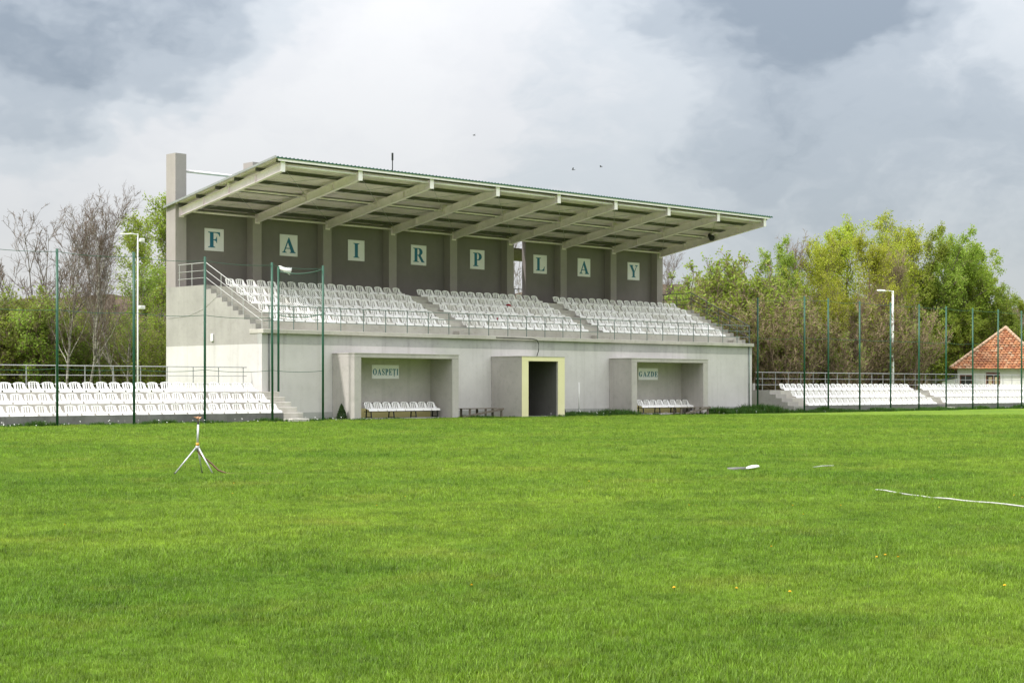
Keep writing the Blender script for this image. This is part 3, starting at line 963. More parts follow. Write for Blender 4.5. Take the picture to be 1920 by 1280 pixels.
# ------------------------------------------------------------------ team benches
def team_bench(x0, label, pitch):
    T = empty('team_bench', (x0 + 2.1, -0.6, 0.0), label, 'bench')
    z = 0.02
    for s in range(8):
        o = bpy.data.objects.new('seat', SEAT)
        link(o, T)
        o.location = Vector((x0 + 0.21 + pitch * s, -0.85, 0.36)) - off(T)
        o.rotation_euler.z = R(rsd.uniform(-2, 2))
    fr = MB()
    for y, zz in ((-0.80, 0.34), (-0.52, 0.34), (-0.44, 0.70)):
        fr.bar((x0 - 0.02, y, zz), (x0 + pitch * 7 + 0.44, y, zz), 0.035, 0.035)
    fr.build('frame', 'black_metal', T)
    for q in range(4):
        x = x0 + 0.12 + q * (pitch * 7 + 0.2) / 3.0
        l_ = MB()
        l_.bar((x, -0.84, z), (x, -0.80, 0.32), 0.04, 0.04, (0, 1, 0)).bar((x, -0.46, z), (x, -0.50, 0.32), 0.04, 0.04, (0, 1, 0))
        l_.bar((x + .002, -0.84, 0.10), (x + .002, -0.46, 0.10), 0.03, 0.03).bar((x + .004, -0.50, 0.32), (x + .004, -0.44, 0.70), 0.03, 0.03, (0, 1, 0))
        l_.build('leg', 'black_metal', T)
    return T


team_bench(5.0, 'row of eight white seats on black legs in the left dugout', 0.515)
team_bench(22.75, 'row of eight white seats on black legs in the right dugout', 0.515)

# old wooden trestles
def trestle(x0, x1, y0, y1, h, label, diag):
    T = empty('wooden_trestle', ((x0 + x1) / 2, (y0 + y1) / 2, 0), label, 'trestle')
    for n_ in range(3):
        y = y0 + (y1 - y0) * (n_ + 0.5) / 3
        MB().bar((x0, y, h), (x1, y, h + random.uniform(-.01, .01)), (y1 - y0) / 3 - 0.02, 0.035).build('plank', 'old_wood', T)
    for x in (x0 + 0.12, (x0 + x1) / 2, x1 - 0.12):
        for y in (y0 + 0.06, y1 - 0.06):
            MB().bar((x, y, 0), (x, y, h - 0.02), 0.09, 0.06, (0, 1, 0)).build('leg', 'old_wood', T)
    MB().bar((diag[0], y0 - 0.03, diag[1]), (diag[2], y0 - 0.03, diag[3]), 0.03, 0.09).build('diagonal_board', 'old_wood', T)
    return T


trestle(10.15, 12.35, -1.55, -0.85, 0.42, 'weathered wooden trestle beside the yellow framed doorway', (9.75, 0.06, 12.3, 0.40))
trestle(23.95, 26.3, -2.35, -1.75, 0.36, 'weathered wooden trestle in front of the right dugout bench', (24.3, 0.06, 26.3, 0.36))

# ------------------------------------------------------------------ ball-stop fences
def fence(name, label, posts, wires, Zt=6.3):
    T = empty(name, (posts[0][0], posts[0][1], 0), label, 'fence')
    for (x, y, zb) in posts:
        MB().tube([(x, y, zb), (x + random.uniform(-.02, .02), y + random.uniform(-.02, .02), Zt + random.uniform(-.03, .05))], 0.048, 10).build('post', 'post_green', T, True)
    for zz in wires:
        for a, b in zip(posts[:-1], posts[1:]):
            sag = 0.05 + 0.04 * random.random()
            pts = [(a[0] + (b[0] - a[0]) * t, a[1] + (b[1] - a[1]) * t, zz - sag * 4 * t * (1 - t)) for t in np.linspace(0, 1, 7)]
            MB().tube(pts, 0.010, 5).build('wire', 'post_green', T)
    return T


def net(T, a, b, z0, z1, cell, r, sag_t=0.0, sag_b=0.0):
    """wire mesh of crossing diagonals between two posts"""
    a, b = Vector(a), Vector(b)
    wlen = (b - a).length
    m_ = MB()
    top = lambda u: z1 - sag_t * 4 * (u / wlen) * (1 - u / wlen)
    bot = lambda u: z0 - sag_b * 4 * (u / wlen) * (1 - u / wlen)
    H = z1 - z0
    for sgn in (1, -1):
        u0 = -H
        while u0 < wlen + H:
            # clip the diagonal to the panel
            t0, t1 = 0.0, H
            if sgn > 0:
                lo, hi = max(0, u0), min(wlen, u0 + H)
                za, zb = lo - u0, hi - u0
            else:
                lo, hi = max(0, u0 - 0), min(wlen, u0 + H)
                za, zb = H - (lo - u0), H - (hi - u0)
            if hi - lo > 0.05:
                pa, pb = a + (b - a) * (lo / wlen), a + (b - a) * (hi / wlen)
                za_ = bot(lo) + (top(lo) - bot(lo)) * za / H
                zb_ = bot(hi) + (top(hi) - bot(hi)) * zb / H
                m_.tube([(pa.x, pa.y, za_), (pb.x, pb.y, zb_)], r, 3, False)
            u0 += cell
    o = m_.build('net', 'post_green', T)
    o['kind'] = 'stuff'
    for fn, nm in ((top, 'edge_cord'), (bot, 'edge_cord')):
        pts = []
        for t in np.linspace(0, 1, 9):
            p = a + (b - a) * t
            pts.append((p.x, p.y, fn(t * wlen)))
        MB().tube(pts, 0.02, 5).build(nm, 'post_green', T)


F1 = fence('ball_fence', 'tall green post fence with wires before the left low terrace', [(-16.81, -2.5, 0), (-13.71, -2.5, 0), (-10.61, -2.5, 0), (-7.51, -2.5, 0), (-4.44, -2.5, 0), (-1.29, -2.5, 0), (1.21, -2.5, 0)],
           (6.18, 4.12, 2.05))
MB().tube([(0.576, -0.35, 1.205), (0.576, -0.35, 6.33)], 0.048, 10).build('post', 'post_green', F1, True)
net(F1, (0.6, -0.36, 0), (1.21, -2.5, 0), 4.35, 6.15, 0.10, 0.0026, 0.14, 0.12)
F2 = fence('ball_fence', 'tall green post fence with wires before the right low terrace', [(33.5, 0.05, 0), (34.30, -2.5, 0), (36.57, -2.5, 0), (39.67, -2.5, 0), (42.86, -2.5, 0), (45.92, -2.5, 0), (49.0, -2.5, 0), (52.15, -2.5, 0), (55.24, -2.5, 0), (58.3, -2.5, 0), (61.4, -2.5, 0), (64.5, -2.5, 0)],
           (6.18, 4.1))

# horn loudspeaker on the gate post, black speaker under the roof
T = empty('loudspeaker', (0.70, -0.40, 6.15), 'small white horn loudspeaker on top of a green fence post', 'loudspeaker')
MB().tube([(0.64, -0.36, 6.30), (0.80, -0.50, 6.22), (0.98, -0.66, 6.15)], [0.07, 0.10, 0.16], 12).build('horn', 'white_plastic', T, True)
MB().box(0.60, 0.70, -0.42, -0.30, 6.24, 6.38).build('driver', 'white_plastic', T, bevel=0.02)
T = empty('roof_speaker', (32.6, 2.7, 9.75), 'small black speaker hanging under the right end of the roof', 'light')
MB().tube([(32.55, 2.70, 9.92), (32.45, 2.50, 9.78), (32.40, 2.40, 9.72)], [0.10, 0.13, 0.17], 10).build('housing', 'black_metal', T, True)
MB().tube([(32.56, 2.72, 9.95), (32.56, 2.72, 9.72)], 0.03, 6).build('bracket', 'black_metal', T)

# ------------------------------------------------------------------ lamp posts
def lamp_post(x, y, h, arm, label, extra, k_=1.0):
    T = empty('lamp_post', (x, y, 0), label, 'lamp post')
    MB().tube([(x, y, 0), (x, y, 3.0), (x, y, h)], [0.075 * k_, 0.065 * k_, 0.05 * k_], 12).build('pole', 'white_plastic', T, True)
    ax, ay = arm
    MB().tube([(x + 0.02, y, h - 0.04), (x + ax * 0.5, y + ay * 0.5, h - 0.02), (x + ax, y + ay, h - 0.05)], 0.028, 8).build('arm', 'white_plastic', T, True)
    d = Vector((ax, ay, 0)).normalized()
    s = Vector((-d.y, d.x, 0))
    p0 = Vector((x + ax, y + ay, h - 0.06)) - d * 0.1
    prof_ = [(0, 0.06, 0.05), (0.18, 0.12, 0.07), (0.55, 0.13, 0.07), (0.68, 0.07, 0.04)]
    vs, fs = [], []
    for t, w, e in [(a0 * k_, b0 * k_, c0_ * k_) for a0, b0, c0_ in prof_]:
        for a_, b_ in ((-1, 0.0), (-0.8, -0.6), (0.8, -0.6), (1, 0.0), (0.55, 0.8), (-0.55, 0.8)):
            vs.append(p0 + d * t + s * (w * a_) + Vector((0, 0, e * b_)))
    for i in range(3):
        for j in range(6):
            fs.append((i * 6 + j, i * 6 + (j + 1) % 6, (i + 1) * 6 + (j + 1) % 6, (i + 1) * 6 + j))
    fs += [list(range(6))[::-1], [18 + j for j in range(6)]]
    obj('lamp_head', vs, fs, 'white_plastic', T, True)
    for (dx, dy, z, w) in extra:
        MB().box(x + dx - w, x + dx + w, y + dy - 0.08, y + dy + 0.08, z, z + 0.16).build('fitting', 'white_plastic', T, bevel=0.02)


lamp_post(-0.914, 8.0, 8.15, (-0.58, 0.0), 'slim white lamp post behind the left low terrace', [(0.2, 0.0, 4.83, 0.14), (0.22, 0.0, 7.80, 0.10)], 0.55)
lamp_post(49.55, 1.6, 7.45, (-0.95, 0.0), 'slim white lamp post behind the right low terrace', [], 1.25)

# ------------------------------------------------------------------ things on the pitch
sx, sy = -24.85, -32.80
T = empty('sprinkler', (sx, sy, 0), 'silver tripod lawn sprinkler with orange collar standing on the pitch', 'sprinkler')
rt3 = Vector((rtv[0], rtv[1], 0))
fw3 = Vector((fwv[0], fwv[1], 0))
cpt = Vector((sx, sy, 0))
hub = cpt + Vector((0, 0, 0.43))
top = cpt + Vector((0.01, -0.005, 0.80))
MB().tube([hub, top], 0.017, 10).build('riser_pipe', 'aluminium', T, True)
MB().tube([hub + Vector((0, 0, 0.03)), hub + Vector((0, 0, 0.075))], 0.026, 10).build('collar', 'orange_plastic', T, True)
MB().tube([hub - Vector((0, 0, 0.04)), hub + Vector((0, 0, 0.03))], 0.034, 10).build('hub', 'galvanised', T, True)
for d in (-rt3 * 0.33 - fw3 * 0.16, rt3 * 0.27 - fw3 * 0.14, rt3 * 0.015 + fw3 * 0.30):
    foot = cpt + d
    lo = MB().tube([hub - Vector((0, 0, 0.005)) + d * 0.08, foot + Vector((0, 0, 0.02))], 0.0125, 8).build('leg', 'aluminium', T, True)
    MB().tube([foot + Vector((0, 0, 0.04)), foot], 0.016, 8).build('foot', 'rubber_black', lo, True)
MB().tube([top, top + Vector((0, 0, 0.05))], 0.015, 8).build('adapter', 'rubber_black', T, True)
hd = MB().tube([top + Vector((0, 0, 0.05)), top + Vector((0, 0, 0.13))], 0.012, 8).tube([top + Vector((0, 0, 0.09)), top + Vector((0, 0, 0.11)) - rt3 * 0.035], 0.011, 8).build('impact_head', 'brass', T, True)
MB().tube([top + Vector((0, 0, 0.12)) - rt3 * 0.07, top + Vector((0, 0, 0.115)), top + Vector((0, 0, 0.12)) + rt3 * 0.045], 0.006, 6).tube([top + Vector((0, 0, 0.085)) + rt3 * 0.005, top + Vector((0, 0, 0.115)) + rt3 * 0.05], 0.006, 6).build('swing_arm', 'brass', hd)
he = cpt + rt3 * 0.47 - fw3 * 0.02
pts = [hub - Vector((0, 0, 0.04)), hub + rt3 * 0.03 - Vector((0, 0, 0.10)), hub + rt3 * 0.11 - Vector((0, 0, 0.16)), cpt + rt3 * 0.22 + Vector((0, 0, 0.18)), cpt + rt3 * 0.33 + Vector((0, 0, 0.07)), he + Vector((0, 0, 0.02)), he + rt3 * 0.25 + Vector((0, 0, 0.004)), he + rt3 * 1.0 + fw3 * 0.5]
hs = MB().tube(pts, 0.013, 8).build('garden_hose', 'hose_brown', None, True, origin=tuple(cpt))
tag(hs, 'brown hose running from the sprinkler into the grass', 'hose')


def flat_hose(name, label, pts, w, mat, cat):
    vs, fs = [], []
    P_ = [Vector((p[0], p[1], p[2])) for p in pts]
    for i, p in enumerate(P_):
        d = (P_[min(i + 1, len(P_) - 1)] - P_[max(i - 1, 0)]).normalized()
        s = Vector((-d.y, d.x, 0)).normalized()
        ww = w * (1.0 + 0.15 * math.sin(i * 1.7))
        for a_, b_ in ((-1, 0.0), (-0.6, 0.5), (0.6, 0.5), (1, 0.0), (0, -0.4)):
            vs.append(p + s * ww * a_ + Vector((0, 0, 0.022 * b_)))
    for i in range(len(P_) - 1):
        for j in range(5):
            fs.append((i * 5 + j, i * 5 + (j + 1) % 5, (i + 1) * 5 + (j + 1) % 5, (i + 1) * 5 + j))
    fs += [list(range(5)), [(len(P_) - 1) * 5 + j for j in range(5)][::-1]]
    return tag(obj(name, vs, fs, mat, None, True, origin=(pts[0][0], pts[0][1], 0)), label, cat)


flat_hose('flat_hose', 'white flat hose lying half hidden in the grass at right', [(-20.80, -42.80, 0.027), (-20.93, -43.02, 0.033), (-21.06, -43.25, 0.024), (-21.25, -43.6, 0.015), (-21.36, -43.82, 0.017), (-21.5, -44.05, 0.012), (-21.64, -44.24, 0.027), (-21.72, -44.45, 0.030), (-21.77, -44.63, 0.022), (-21.86, -44.9, 0.021), (-21.95, -45.13, 0.028), (-22.1, -45.4, 0.032), (-22.32, -45.76, 0.033), (-22.7, -46.5, 0.029), (-23.2, -47.3, 0.024)], 0.016, 'hose_white', 'hose')
flat_hose('flat_hose', 'short pale strip of hose showing in the grass right of centre', [(-16.24, -38.57, 0.018), (-15.9, -38.54, 0.029), (-15.52, -38.50, 0.020)], 0.014, 'hose_white', 'hose')
# rounded white plastic piece on a sunk frame
T = empty('drain_cover', (-17.52, -38.2, 0), 'rounded white cover lying tilted over a dark hole in the pitch', 'cover')
c0 = Vector((-17.50, -38.25, 0.045))
vs, fs = [], []
for r_, z in ((1.0, 0.0), (0.9, 0.025), (0.55, 0.04), (0.0, 0.045)):
    for j in range(16):
        t = 2 * math.pi * j / 16
        vs.append(c0 + rt3 * (0.12 * r_ * math.cos(t)) + fw3 * (0.11 * r_ * math.sin(t)) + Vector((0, 0, z + 0.018 * r_ * math.cos(t))))
for i in range(3):
    for j in range(16):
        fs.append((i * 16 + j, i * 16 + (j + 1) % 16, (i + 1) * 16 + (j + 1) % 16, (i + 1) * 16 + j))
fs.append(list(range(16))[::-1])
obj('lid', vs, fs, 'white_plastic', T, True)
MB().tube([c0 - rt3 * 0.42 - Vector((0, 0, 0.03)), c0 - rt3 * 0.12 - Vector((0, 0, 0.02))], 0.035, 8).build('pipe', 'concrete_dark', T, True)

# thin white stake with a small tripod foot by the wall
T = empty('stake', (17.55, -1.35, 0), 'thin white pole on a small tripod foot beside the doorway', 'pole')
MB().tube([(17.55, -1.35, 0.05), (17.55, -1.35, 1.62)], [0.028, 0.018], 8).build('pole', 'white_plastic', T, True)
for a in (0.3, 2.4, 4.5):
    MB().tube([(17.55, -1.35, 0.30), (17.55 + 0.33 * math.cos(a), -1.35 + 0.33 * math.sin(a), 0.02)], 0.014, 6).build('foot', 'white_plastic', T)
tag(MB().tube([(15.86, -1.6, 0.42), (16.25, -1.3, 0.52), (16.6, -1.1, 0.55), (16.85, -1.0, 0.45), (16.95, -1.0, 0.25), (16.98, -1.0, 0.02)], 0.03, 8).build('black_hose', 'rubber_black', None, True, origin=(16.4, -1.1, 0)),
    'black hose arching out of the weeds beside the doorway', 'hose')
# black chair in the passage
T = empty('chair', (13.85, 1.2, 0.05), 'black chair standing in the dark doorway', 'chair')
MB().box(13.62, 14.06, 1.0, 1.42, 0.48, 0.52).build('seat', 'black_metal', T)
MB().box(13.62, 14.06, 1.40, 1.44, 0.60, 0.98).build('backrest', 'black_metal', T)
for x, y, h in ((13.64, 1.02, .48), (14.04, 1.02, .48), (13.64, 1.42, .62), (14.04, 1.42, .62)):
    MB().bar((x, y, 0.05), (x, y, h), 0.03, 0.03, (0, 1, 0)).build('leg', 'black_metal', T)

# red cap and litter on the seats
vs, fs = [], []
for r_, z in ((0.14, 0.0), (0.13, 0.07), (0.08, 0.12), (0.001, 0.135)):
    for j in range(12):
        t = 2 * math.pi * j / 12
        vs.append((17.56 + r_ * math.cos(t), 3.5 + r_ * math.sin(t), SZ(8) + 0.07 + z))
for i in range(3):
    for j in range(12):
        fs.append((i * 12 + j, i * 12 + (j + 1) % 12, (i + 1) * 12 + (j + 1) % 12, (i + 1) * 12 + j))
capo = obj('cap', vs, fs, 'red_cloth', None, True, origin=(17.56, 3.5, SZ(8) + 0.07))
tag(capo, 'dark red cap lying on a seat in the fourth row', 'cap')
MB().add([(17.44, 3.40, SZ(8) + .075), (17.68, 3.40, SZ(8) + .075), (17.64, 3.26, SZ(8) + .07), (17.48, 3.26, SZ(8) + .07), (17.44, 3.40, SZ(8) + .085), (17.68, 3.40, SZ(8) + .085), (17.64, 3.26, SZ(8) + .08), (17.48, 3.26, SZ(8) + .08)],
         [(0, 3, 2, 1), (4, 5, 6, 7), (0, 1, 5, 4), (1, 2, 6, 5), (2, 3, 7, 6), (3, 0, 4, 7)]).build('peak', 'red_cloth', capo)
tag(MB().tube([(15.05, 1.72, SZ(4) + 0.06), (15.06, 1.70, SZ(4) + 0.17)], [0.03, 0.042], 10).build('paper_cup', 'red_cloth', None, True, origin=(15.05, 1.72, SZ(4) + .06)), 'small red paper cup left on a second row seat', 'cup')

# ------------------------------------------------------------------ birds
def bird(x, y, z, heading, flap, label, span=0.5):
    c = Vector((x, y, z))
    f = Vector((math.cos(heading), math.sin(heading), 0))
    s = Vector((-f.y, f.x, 0))
    u = Vector((0, 0, 1))
    secs = [(-0.20, .004, .03), (-0.10, .022, .02), (0.0, .04, .035), (0.08, .035, .032), (0.13, .026, .028), (0.17, .008, .008)]
    vs, fs = [], []
    for t, w, h in secs:
        for j in range(8):
            a = 2 * math.pi * j / 8
            vs.append(c + f * t + s * (w * math.cos(a)) + u * (h * math.sin(a)))
    for i in range(len(secs) - 1):
        for j in range(8):
            if j in (0, 4) and i == 2:
                continue
            fs.append((i * 8 + j, i * 8 + (j + 1) % 8, (i + 1) * 8 + (j + 1) % 8, (i + 1) * 8 + j))
    for sg, j in ((1, 0), (-1, 4)):
        a0, a1, b0, b1 = 2 * 8 + j, 2 * 8 + (j + 1) % 8, 3 * 8 + j, 3 * 8 + (j + 1) % 8
        prev = (a0, a1, b1, b0)
        for q, (o_, lift, ch) in enumerate(((0.12, flap * 0.12, 0.12), (0.30, flap * 0.16, 0.08), (span / 2 + 0.12, flap * 0.08, 0.02))):
            bse = len(vs)
            for tt, hh in ((-ch / 2 - 0.02 * q, 0.004), (-ch / 2 - 0.02 * q, -0.004), (ch / 2 - 0.02 * q, -0.004), (ch / 2 - 0.02 * q, 0.004)):
                vs.append(c + f * (0.04 + tt) + s * (sg * o_) + u * (lift + hh))
            cur = (bse, bse + 1, bse + 2, bse + 3)
            for e in range(4):
                fs.append((prev[e], prev[(e + 1) % 4], cur[(e + 1) % 4], cur[e]))
            prev = cur
        fs.append(prev)
    tag(obj('bird', vs, fs, 'bird_dark', None, True, origin=(x, y, z)), label, 'bird', 'birds in the sky')


def far_point(az_off, dist, z):
    p = Vector((-39.524, -54.942, 0)) + (fw3 + rt3 * az_off) * dist
    return p.x, p.y, z


bird(*far_point(0.0376, 170, 24.0), 2.4, 1.2, 'dark bird flying above the roof edge, left of the pair', 0.36)
bird(*far_point(0.0546, 190, 27.0), 2.0, 0.9, 'small dark bird flying above the roof, right of the pair', 0.3)
bird(*far_point(-0.0232, 200, 32.2), 2.9, 0.7, 'tiny dark bird high in the sky above the roof centre', 0.25)

# ------------------------------------------------------------------ vegetation
def poly(start, dirs, length, r0, r1, K, wob, up, rng):
    """N branches of K segments: points (N,K+1,3), radii (N,K+1)"""
    n = len(start)
    P_ = np.zeros((n, K + 1, 3))
    P_[:, 0] = start
    d = dirs.copy()
    for i in range(K):
        d = d + rng.randn(n, 3) * wob + np.array([0, 0, up])
        d /= np.linalg.norm(d, axis=1, keepdims=True)
        P_[:, i + 1] = P_[:, i] + d * (length / K)[:, None]
    t = np.linspace(0, 1, K + 1)[None, :]
    return P_, r0[:, None] * (1 - t) + r1[:, None] * t


def sprout(P_, length, m, t0, t1, ang, ratio, taper, rng, spread=0.2):
    """m children per branch"""
    n, K1, _ = P_.shape
    K = K1 - 1
    idx = np.repeat(np.arange(n), m)
    t = rng.uniform(t0, t1, len(idx))
    f = t * K
    i = np.minimum(f.astype(int), K - 1)
    fr = (f - i)[:, None]
    a, b = P_[idx, i], P_[idx, i + 1]
    pos = a * (1 - fr) + b * fr
    pd = b - a
    pd /= np.linalg.norm(pd, axis=1, keepdims=True) + 1e-9
    rv = rng.randn(len(idx), 3)
    perp = rv - (rv * pd).sum(1, keepdims=True) * pd
    perp /= np.linalg.norm(perp, axis=1, keepdims=True) + 1e-9
    an = np.radians(ang + rng.randn(len(idx)) * ang * spread)[:, None]
    d = pd * np.cos(an) + perp * np.sin(an)
    ln = length[idx] * ratio * (1 - taper * t) * rng.uniform(0.7, 1.25, len(idx))
    return pos, d, ln, t


def tubes(P_, Rr, S):
    n, K1, _ = P_.shape
    d = np.zeros_like(P_)
    d[:, 1:-1] = P_[:, 2:] - P_[:, :-2]
    d[:, 0] = P_[:, 1] - P_[:, 0]
    d[:, -1] = P_[:, -1] - P_[:, -2]
    d /= np.linalg.norm(d, axis=2, keepdims=True) + 1e-9
    ref = np.where(np.abs(d[..., 2:3]) < 0.9, np.array([0, 0, 1.0]), np.array([1.0, 0, 0]))
    a = np.cross(d, ref)
    a /= np.linalg.norm(a, axis=2, keepdims=True) + 1e-9
    b = np.cross(d, a)
    th = 2 * np.pi * np.arange(S) / S
    V = P_[:, :, None, :] + Rr[:, :, None, None] * (a[:, :, None, :] * np.cos(th)[None, None, :, None] + b[:, :, None, :] * np.sin(th)[None, None, :, None])
    V = V.reshape(-1, 3)
    base = (np.arange(n) * K1 * S)[:, None, None]
    i = (np.arange(K1 - 1) * S)[None, :, None]
    j = np.arange(S)[None, None, :]
    j2 = (j + 1) % S
    F = np.stack([base + i + j, base + i + j2, base + i + S + j2, base + i + S + j], -1).reshape(-1, 4)
    return V, F


def leaves(pos, size, rng, droop=0.0):
    n = len(pos)
    u = rng.randn(n, 3)
    u[:, 2] -= droop
    u /= np.linalg.norm(u, axis=1, keepdims=True)
    w = rng.randn(n, 3)
    w -= (w * u).sum(1, keepdims=True) * u
    w /= np.linalg.norm(w, axis=1, keepdims=True)
    s = (size * rng.uniform(0.65, 1.3, n))[:, None]
    V = np.stack([pos - u * s * 0.5, pos + w * s * 0.32, pos + u * s * 0.6, pos - w * s * 0.32], 1).reshape(-1, 3)
    F = np.arange(n * 4).reshape(n, 4)
    return V, F


def mesh_np(name, V, F, mats, fm=None):
    me = bpy.data.meshes.new(name)
    me.vertices.add(len(V))
    me.vertices.foreach_set('co', np.asarray(V, np.float32).ravel())
    me.loops.add(F.size)
    me.loops.foreach_set('vertex_index', F.astype(np.int32).ravel())
    me.polygons.add(len(F))
    me.polygons.foreach_set('loop_start', np.arange(0, F.size, 4, dtype=np.int32))
    if fm is not None:
        me.polygons.foreach_set('material_index', fm.astype(np.int32))
    for mm in mats:
        me.materials.append(MATS[mm])
    me.update(calc_edges=True)
    return me


def tree_meshes(seed, H, trunk_r, bark, twig, leaf, spec):
    """returns (trunk mesh, crown mesh); spec tunes the habit"""
    rng = np.random.RandomState(seed)
    ns = spec.get('stems', 1)
    st = np.zeros((ns, 3))
    dr = np.zeros((ns, 3))
    dr[:, 2] = 1
    if ns > 1:
        a = rng.uniform(0, 2 * np.pi, ns)
        sp_ = spec.get('fan', 0.3) * np.sqrt(rng.uniform(0.05, 1, ns))
        st[:, 0], st[:, 1] = np.cos(a) * 0.35 * rng.rand(ns), np.sin(a) * 0.35 * rng.rand(ns)
        dr[:, 0], dr[:, 1] = np.cos(a) * sp_, np.sin(a) * sp_
        dr /= np.linalg.norm(dr, axis=1, keepdims=True)
    ln = H * rng.uniform(0.72 if ns > 1 else 0.97, 1.0, ns)
    r0 = np.full(ns, trunk_r) * rng.uniform(0.7, 1.0, ns)
    P0, R0 = poly(st, dr, ln, r0, r0 * 0.12, 12, spec.get('wob0', 0.05), 0.03, rng)
    V, F = tubes(P0, R0, 7)
    tv, tf = [V], [F]
    nb = len(V)
    pos, d, l1, t = sprout(P0, ln, spec['n1'], spec.get('t0', 0.25), 0.97, spec.get('a1', 42), spec.get('l1', 0.42), spec.get('tp', 0.55), rng)
    rr1 = np.maximum(trunk_r * 0.38 * (1 - 0.75 * t), 0.014)
    P1, R1 = poly(pos, d, l1, rr1, rr1 * 0.25, 6, spec.get('wob1', 0.12), spec.get('up1', 0.10), rng)
    V, F = tubes(P1, R1, 5)
    tv.append(V)
    tf.append(F + nb)
    nb += len(V)
    pos, d, l2, t = sprout(P1, l1, spec['n2'], 0.15, 1.0, spec.get('a2', 40), spec.get('l2', 0.42), 0.4, rng)
    rr2 = np.full(len(l2), spec.get('r2', 0.011))
    P2, R2 = poly(pos, d, l2, rr2, rr2 * 0.5, 4, 0.16, spec.get('up2', 0.08), rng)
    cv, cf, fm = [], [], []
    V, F = tubes(P2, R2, 3)
    cv.append(V)
    cf.append(F)
    nc = len(V)
    pos, d, l3, t = sprout(P2, l2, spec['n3'], 0.1, 1.0, spec.get('a3', 38), spec.get('l3', 0.5), 0.3, rng)
    rr3 = np.full(len(l3), spec.get('r3', 0.006))
    P3, R3 = poly(pos, d, l3, rr3, rr3 * 0.6, 2, 0.2, spec.get('up3', 0.05), rng)
    V, F = tubes(P3, R3, 3)
    cv.append(V)
    cf.append(F + nc)
    nc += len(V)
    fm.append(np.zeros(sum(len(x) for x in cf)))
    if leaf:
        nl = spec['leaves']
        keep = spec.get('leaf_zone')
        idx = rng.randint(0, len(P3), nl)
        tt = rng.uniform(0, 1, nl)[:, None] * 2
        ii = np.minimum(tt.astype(int), 1)
        fr = tt - ii
        pp = P3[idx, ii[:, 0]] * (1 - fr) + P3[idx, ii[:, 0] + 1] * fr
        pp = pp + rng.randn(nl, 3) * spec.get('jit', 0.07)
        if keep:
            pz = pp[:, 2] / H
            rad = np.hypot(pp[:, 0], pp[:, 1]) / (0.3 * H)
            q = rng.rand(nl) < np.clip(keep[0] + keep[1] * pz + keep[2] * rad, 0, 1)
            pp = pp[q]
        V, F = leaves(pp, np.full(len(pp), spec.get('ls', 0.11)), rng, spec.get('droop', 0.2))
        cv.append(V)
        cf.append(F + nc)
        fm.append(np.ones(len(F)))
    tm = mesh_np('trunk', np.concatenate(tv), np.concatenate(tf), [bark])
    tm.polygons.foreach_set('use_smooth', np.ones(len(tm.polygons), dtype=bool))
    cm = mesh_np('crown', np.concatenate(cv), np.concatenate(cf), [twig, leaf] if leaf else [twig], np.concatenate(fm))
    return tm, cm


KIND = {}
birch = dict(n1=38, n2=7, n3=6, t0=0.24, a1=36, l1=0.30, tp=0.35, up1=0.16, up2=0.12, up3=0.08, l2=0.42, l3=0.5, wob0=0.06, r2=0.010, r3=0.006)
KIND['birch_a'] = tree_meshes(11, 10, 0.10, 'bark_birch', 'twig_grey', None, birch)
KIND['birch_b'] = tree_meshes(12, 10, 0.085, 'bark_birch', 'twig_grey', None, dict(birch, n1=40, a1=30, wob0=0.09))
fan = dict(stems=7, fan=0.36, n1=13, n2=7, n3=4, t0=0.28, a1=28, l1=0.36, up1=0.10, up2=0.10, wob0=0.05, r2=0.012, r3=0.008)
KIND['bare_fan'] = tree_meshes(13, 10, 0.085, 'bark_grey', 'twig_grey', None, fan)
thicket = dict(stems=15, fan=0.36, n1=9, n2=6, n3=4, t0=0.12, a1=22, l1=0.40, up1=0.16, up2=0.14, up3=0.1, wob0=0.06, r2=0.012, r3=0.008)
KIND['thicket'] = tree_meshes(14, 5, 0.04, 'bark_brown', 'twig_tan', 'leaf_shrub', dict(thicket, leaves=3200, ls=0.085))
KIND['thicket_leaf'] = tree_meshes(15, 5, 0.04, 'bark_brown', 'twig_brown', 'leaf_fresh', dict(thicket, leaves=9000, ls=0.10, jit=0.08, leaf_zone=(-0.35, 1.15, 0.15)))
shrub = dict(stems=14, fan=0.65, n1=12, n2=7, n3=5, t0=0.08, a1=34, l1=0.42, up1=0.08, wob0=0.08, leaves=17000, ls=0.095, jit=0.09, r2=0.009, r3=0.006)
KIND['shrub'] = tree_meshes(16, 5, 0.035, 'bark_brown', 'twig_brown', 'leaf_shrub', shrub)
KIND['shrub_b'] = tree_meshes(26, 5, 0.035, 'bark_brown', 'twig_brown', 'leaf_fresh', dict(shrub, leaves=13000))
leaft = dict(n1=34, n2=9, n3=5, t0=0.16, a1=46, l1=0.42, tp=0.5, up1=0.10, up2=0.03, wob0=0.06, leaves=21000, ls=0.125, jit=0.12)
KIND['green_a'] = tree_meshes(17, 10, 0.15, 'bark_grey', 'twig_brown', 'leaf_green', dict(leaft, leaf_zone=(0.35, 0.5, 0.25)))
KIND['green_b'] = tree_meshes(18, 10, 0.13, 'bark_grey', 'twig_brown', 'leaf_fresh', dict(leaft, leaves=17000, a1=38, l1=0.36, leaf_zone=(0.25, 0.6, 0.25)))
KIND['willow_a'] = tree_meshes(19, 10, 0.16, 'bark_brown', 'twig_brown', 'leaf_yellow', dict(leaft, leaves=17000, ls=0.11, a1=44, l1=0.44, up2=-0.02, droop=0.9, leaf_zone=(0.05, 0.7, 0.35)))
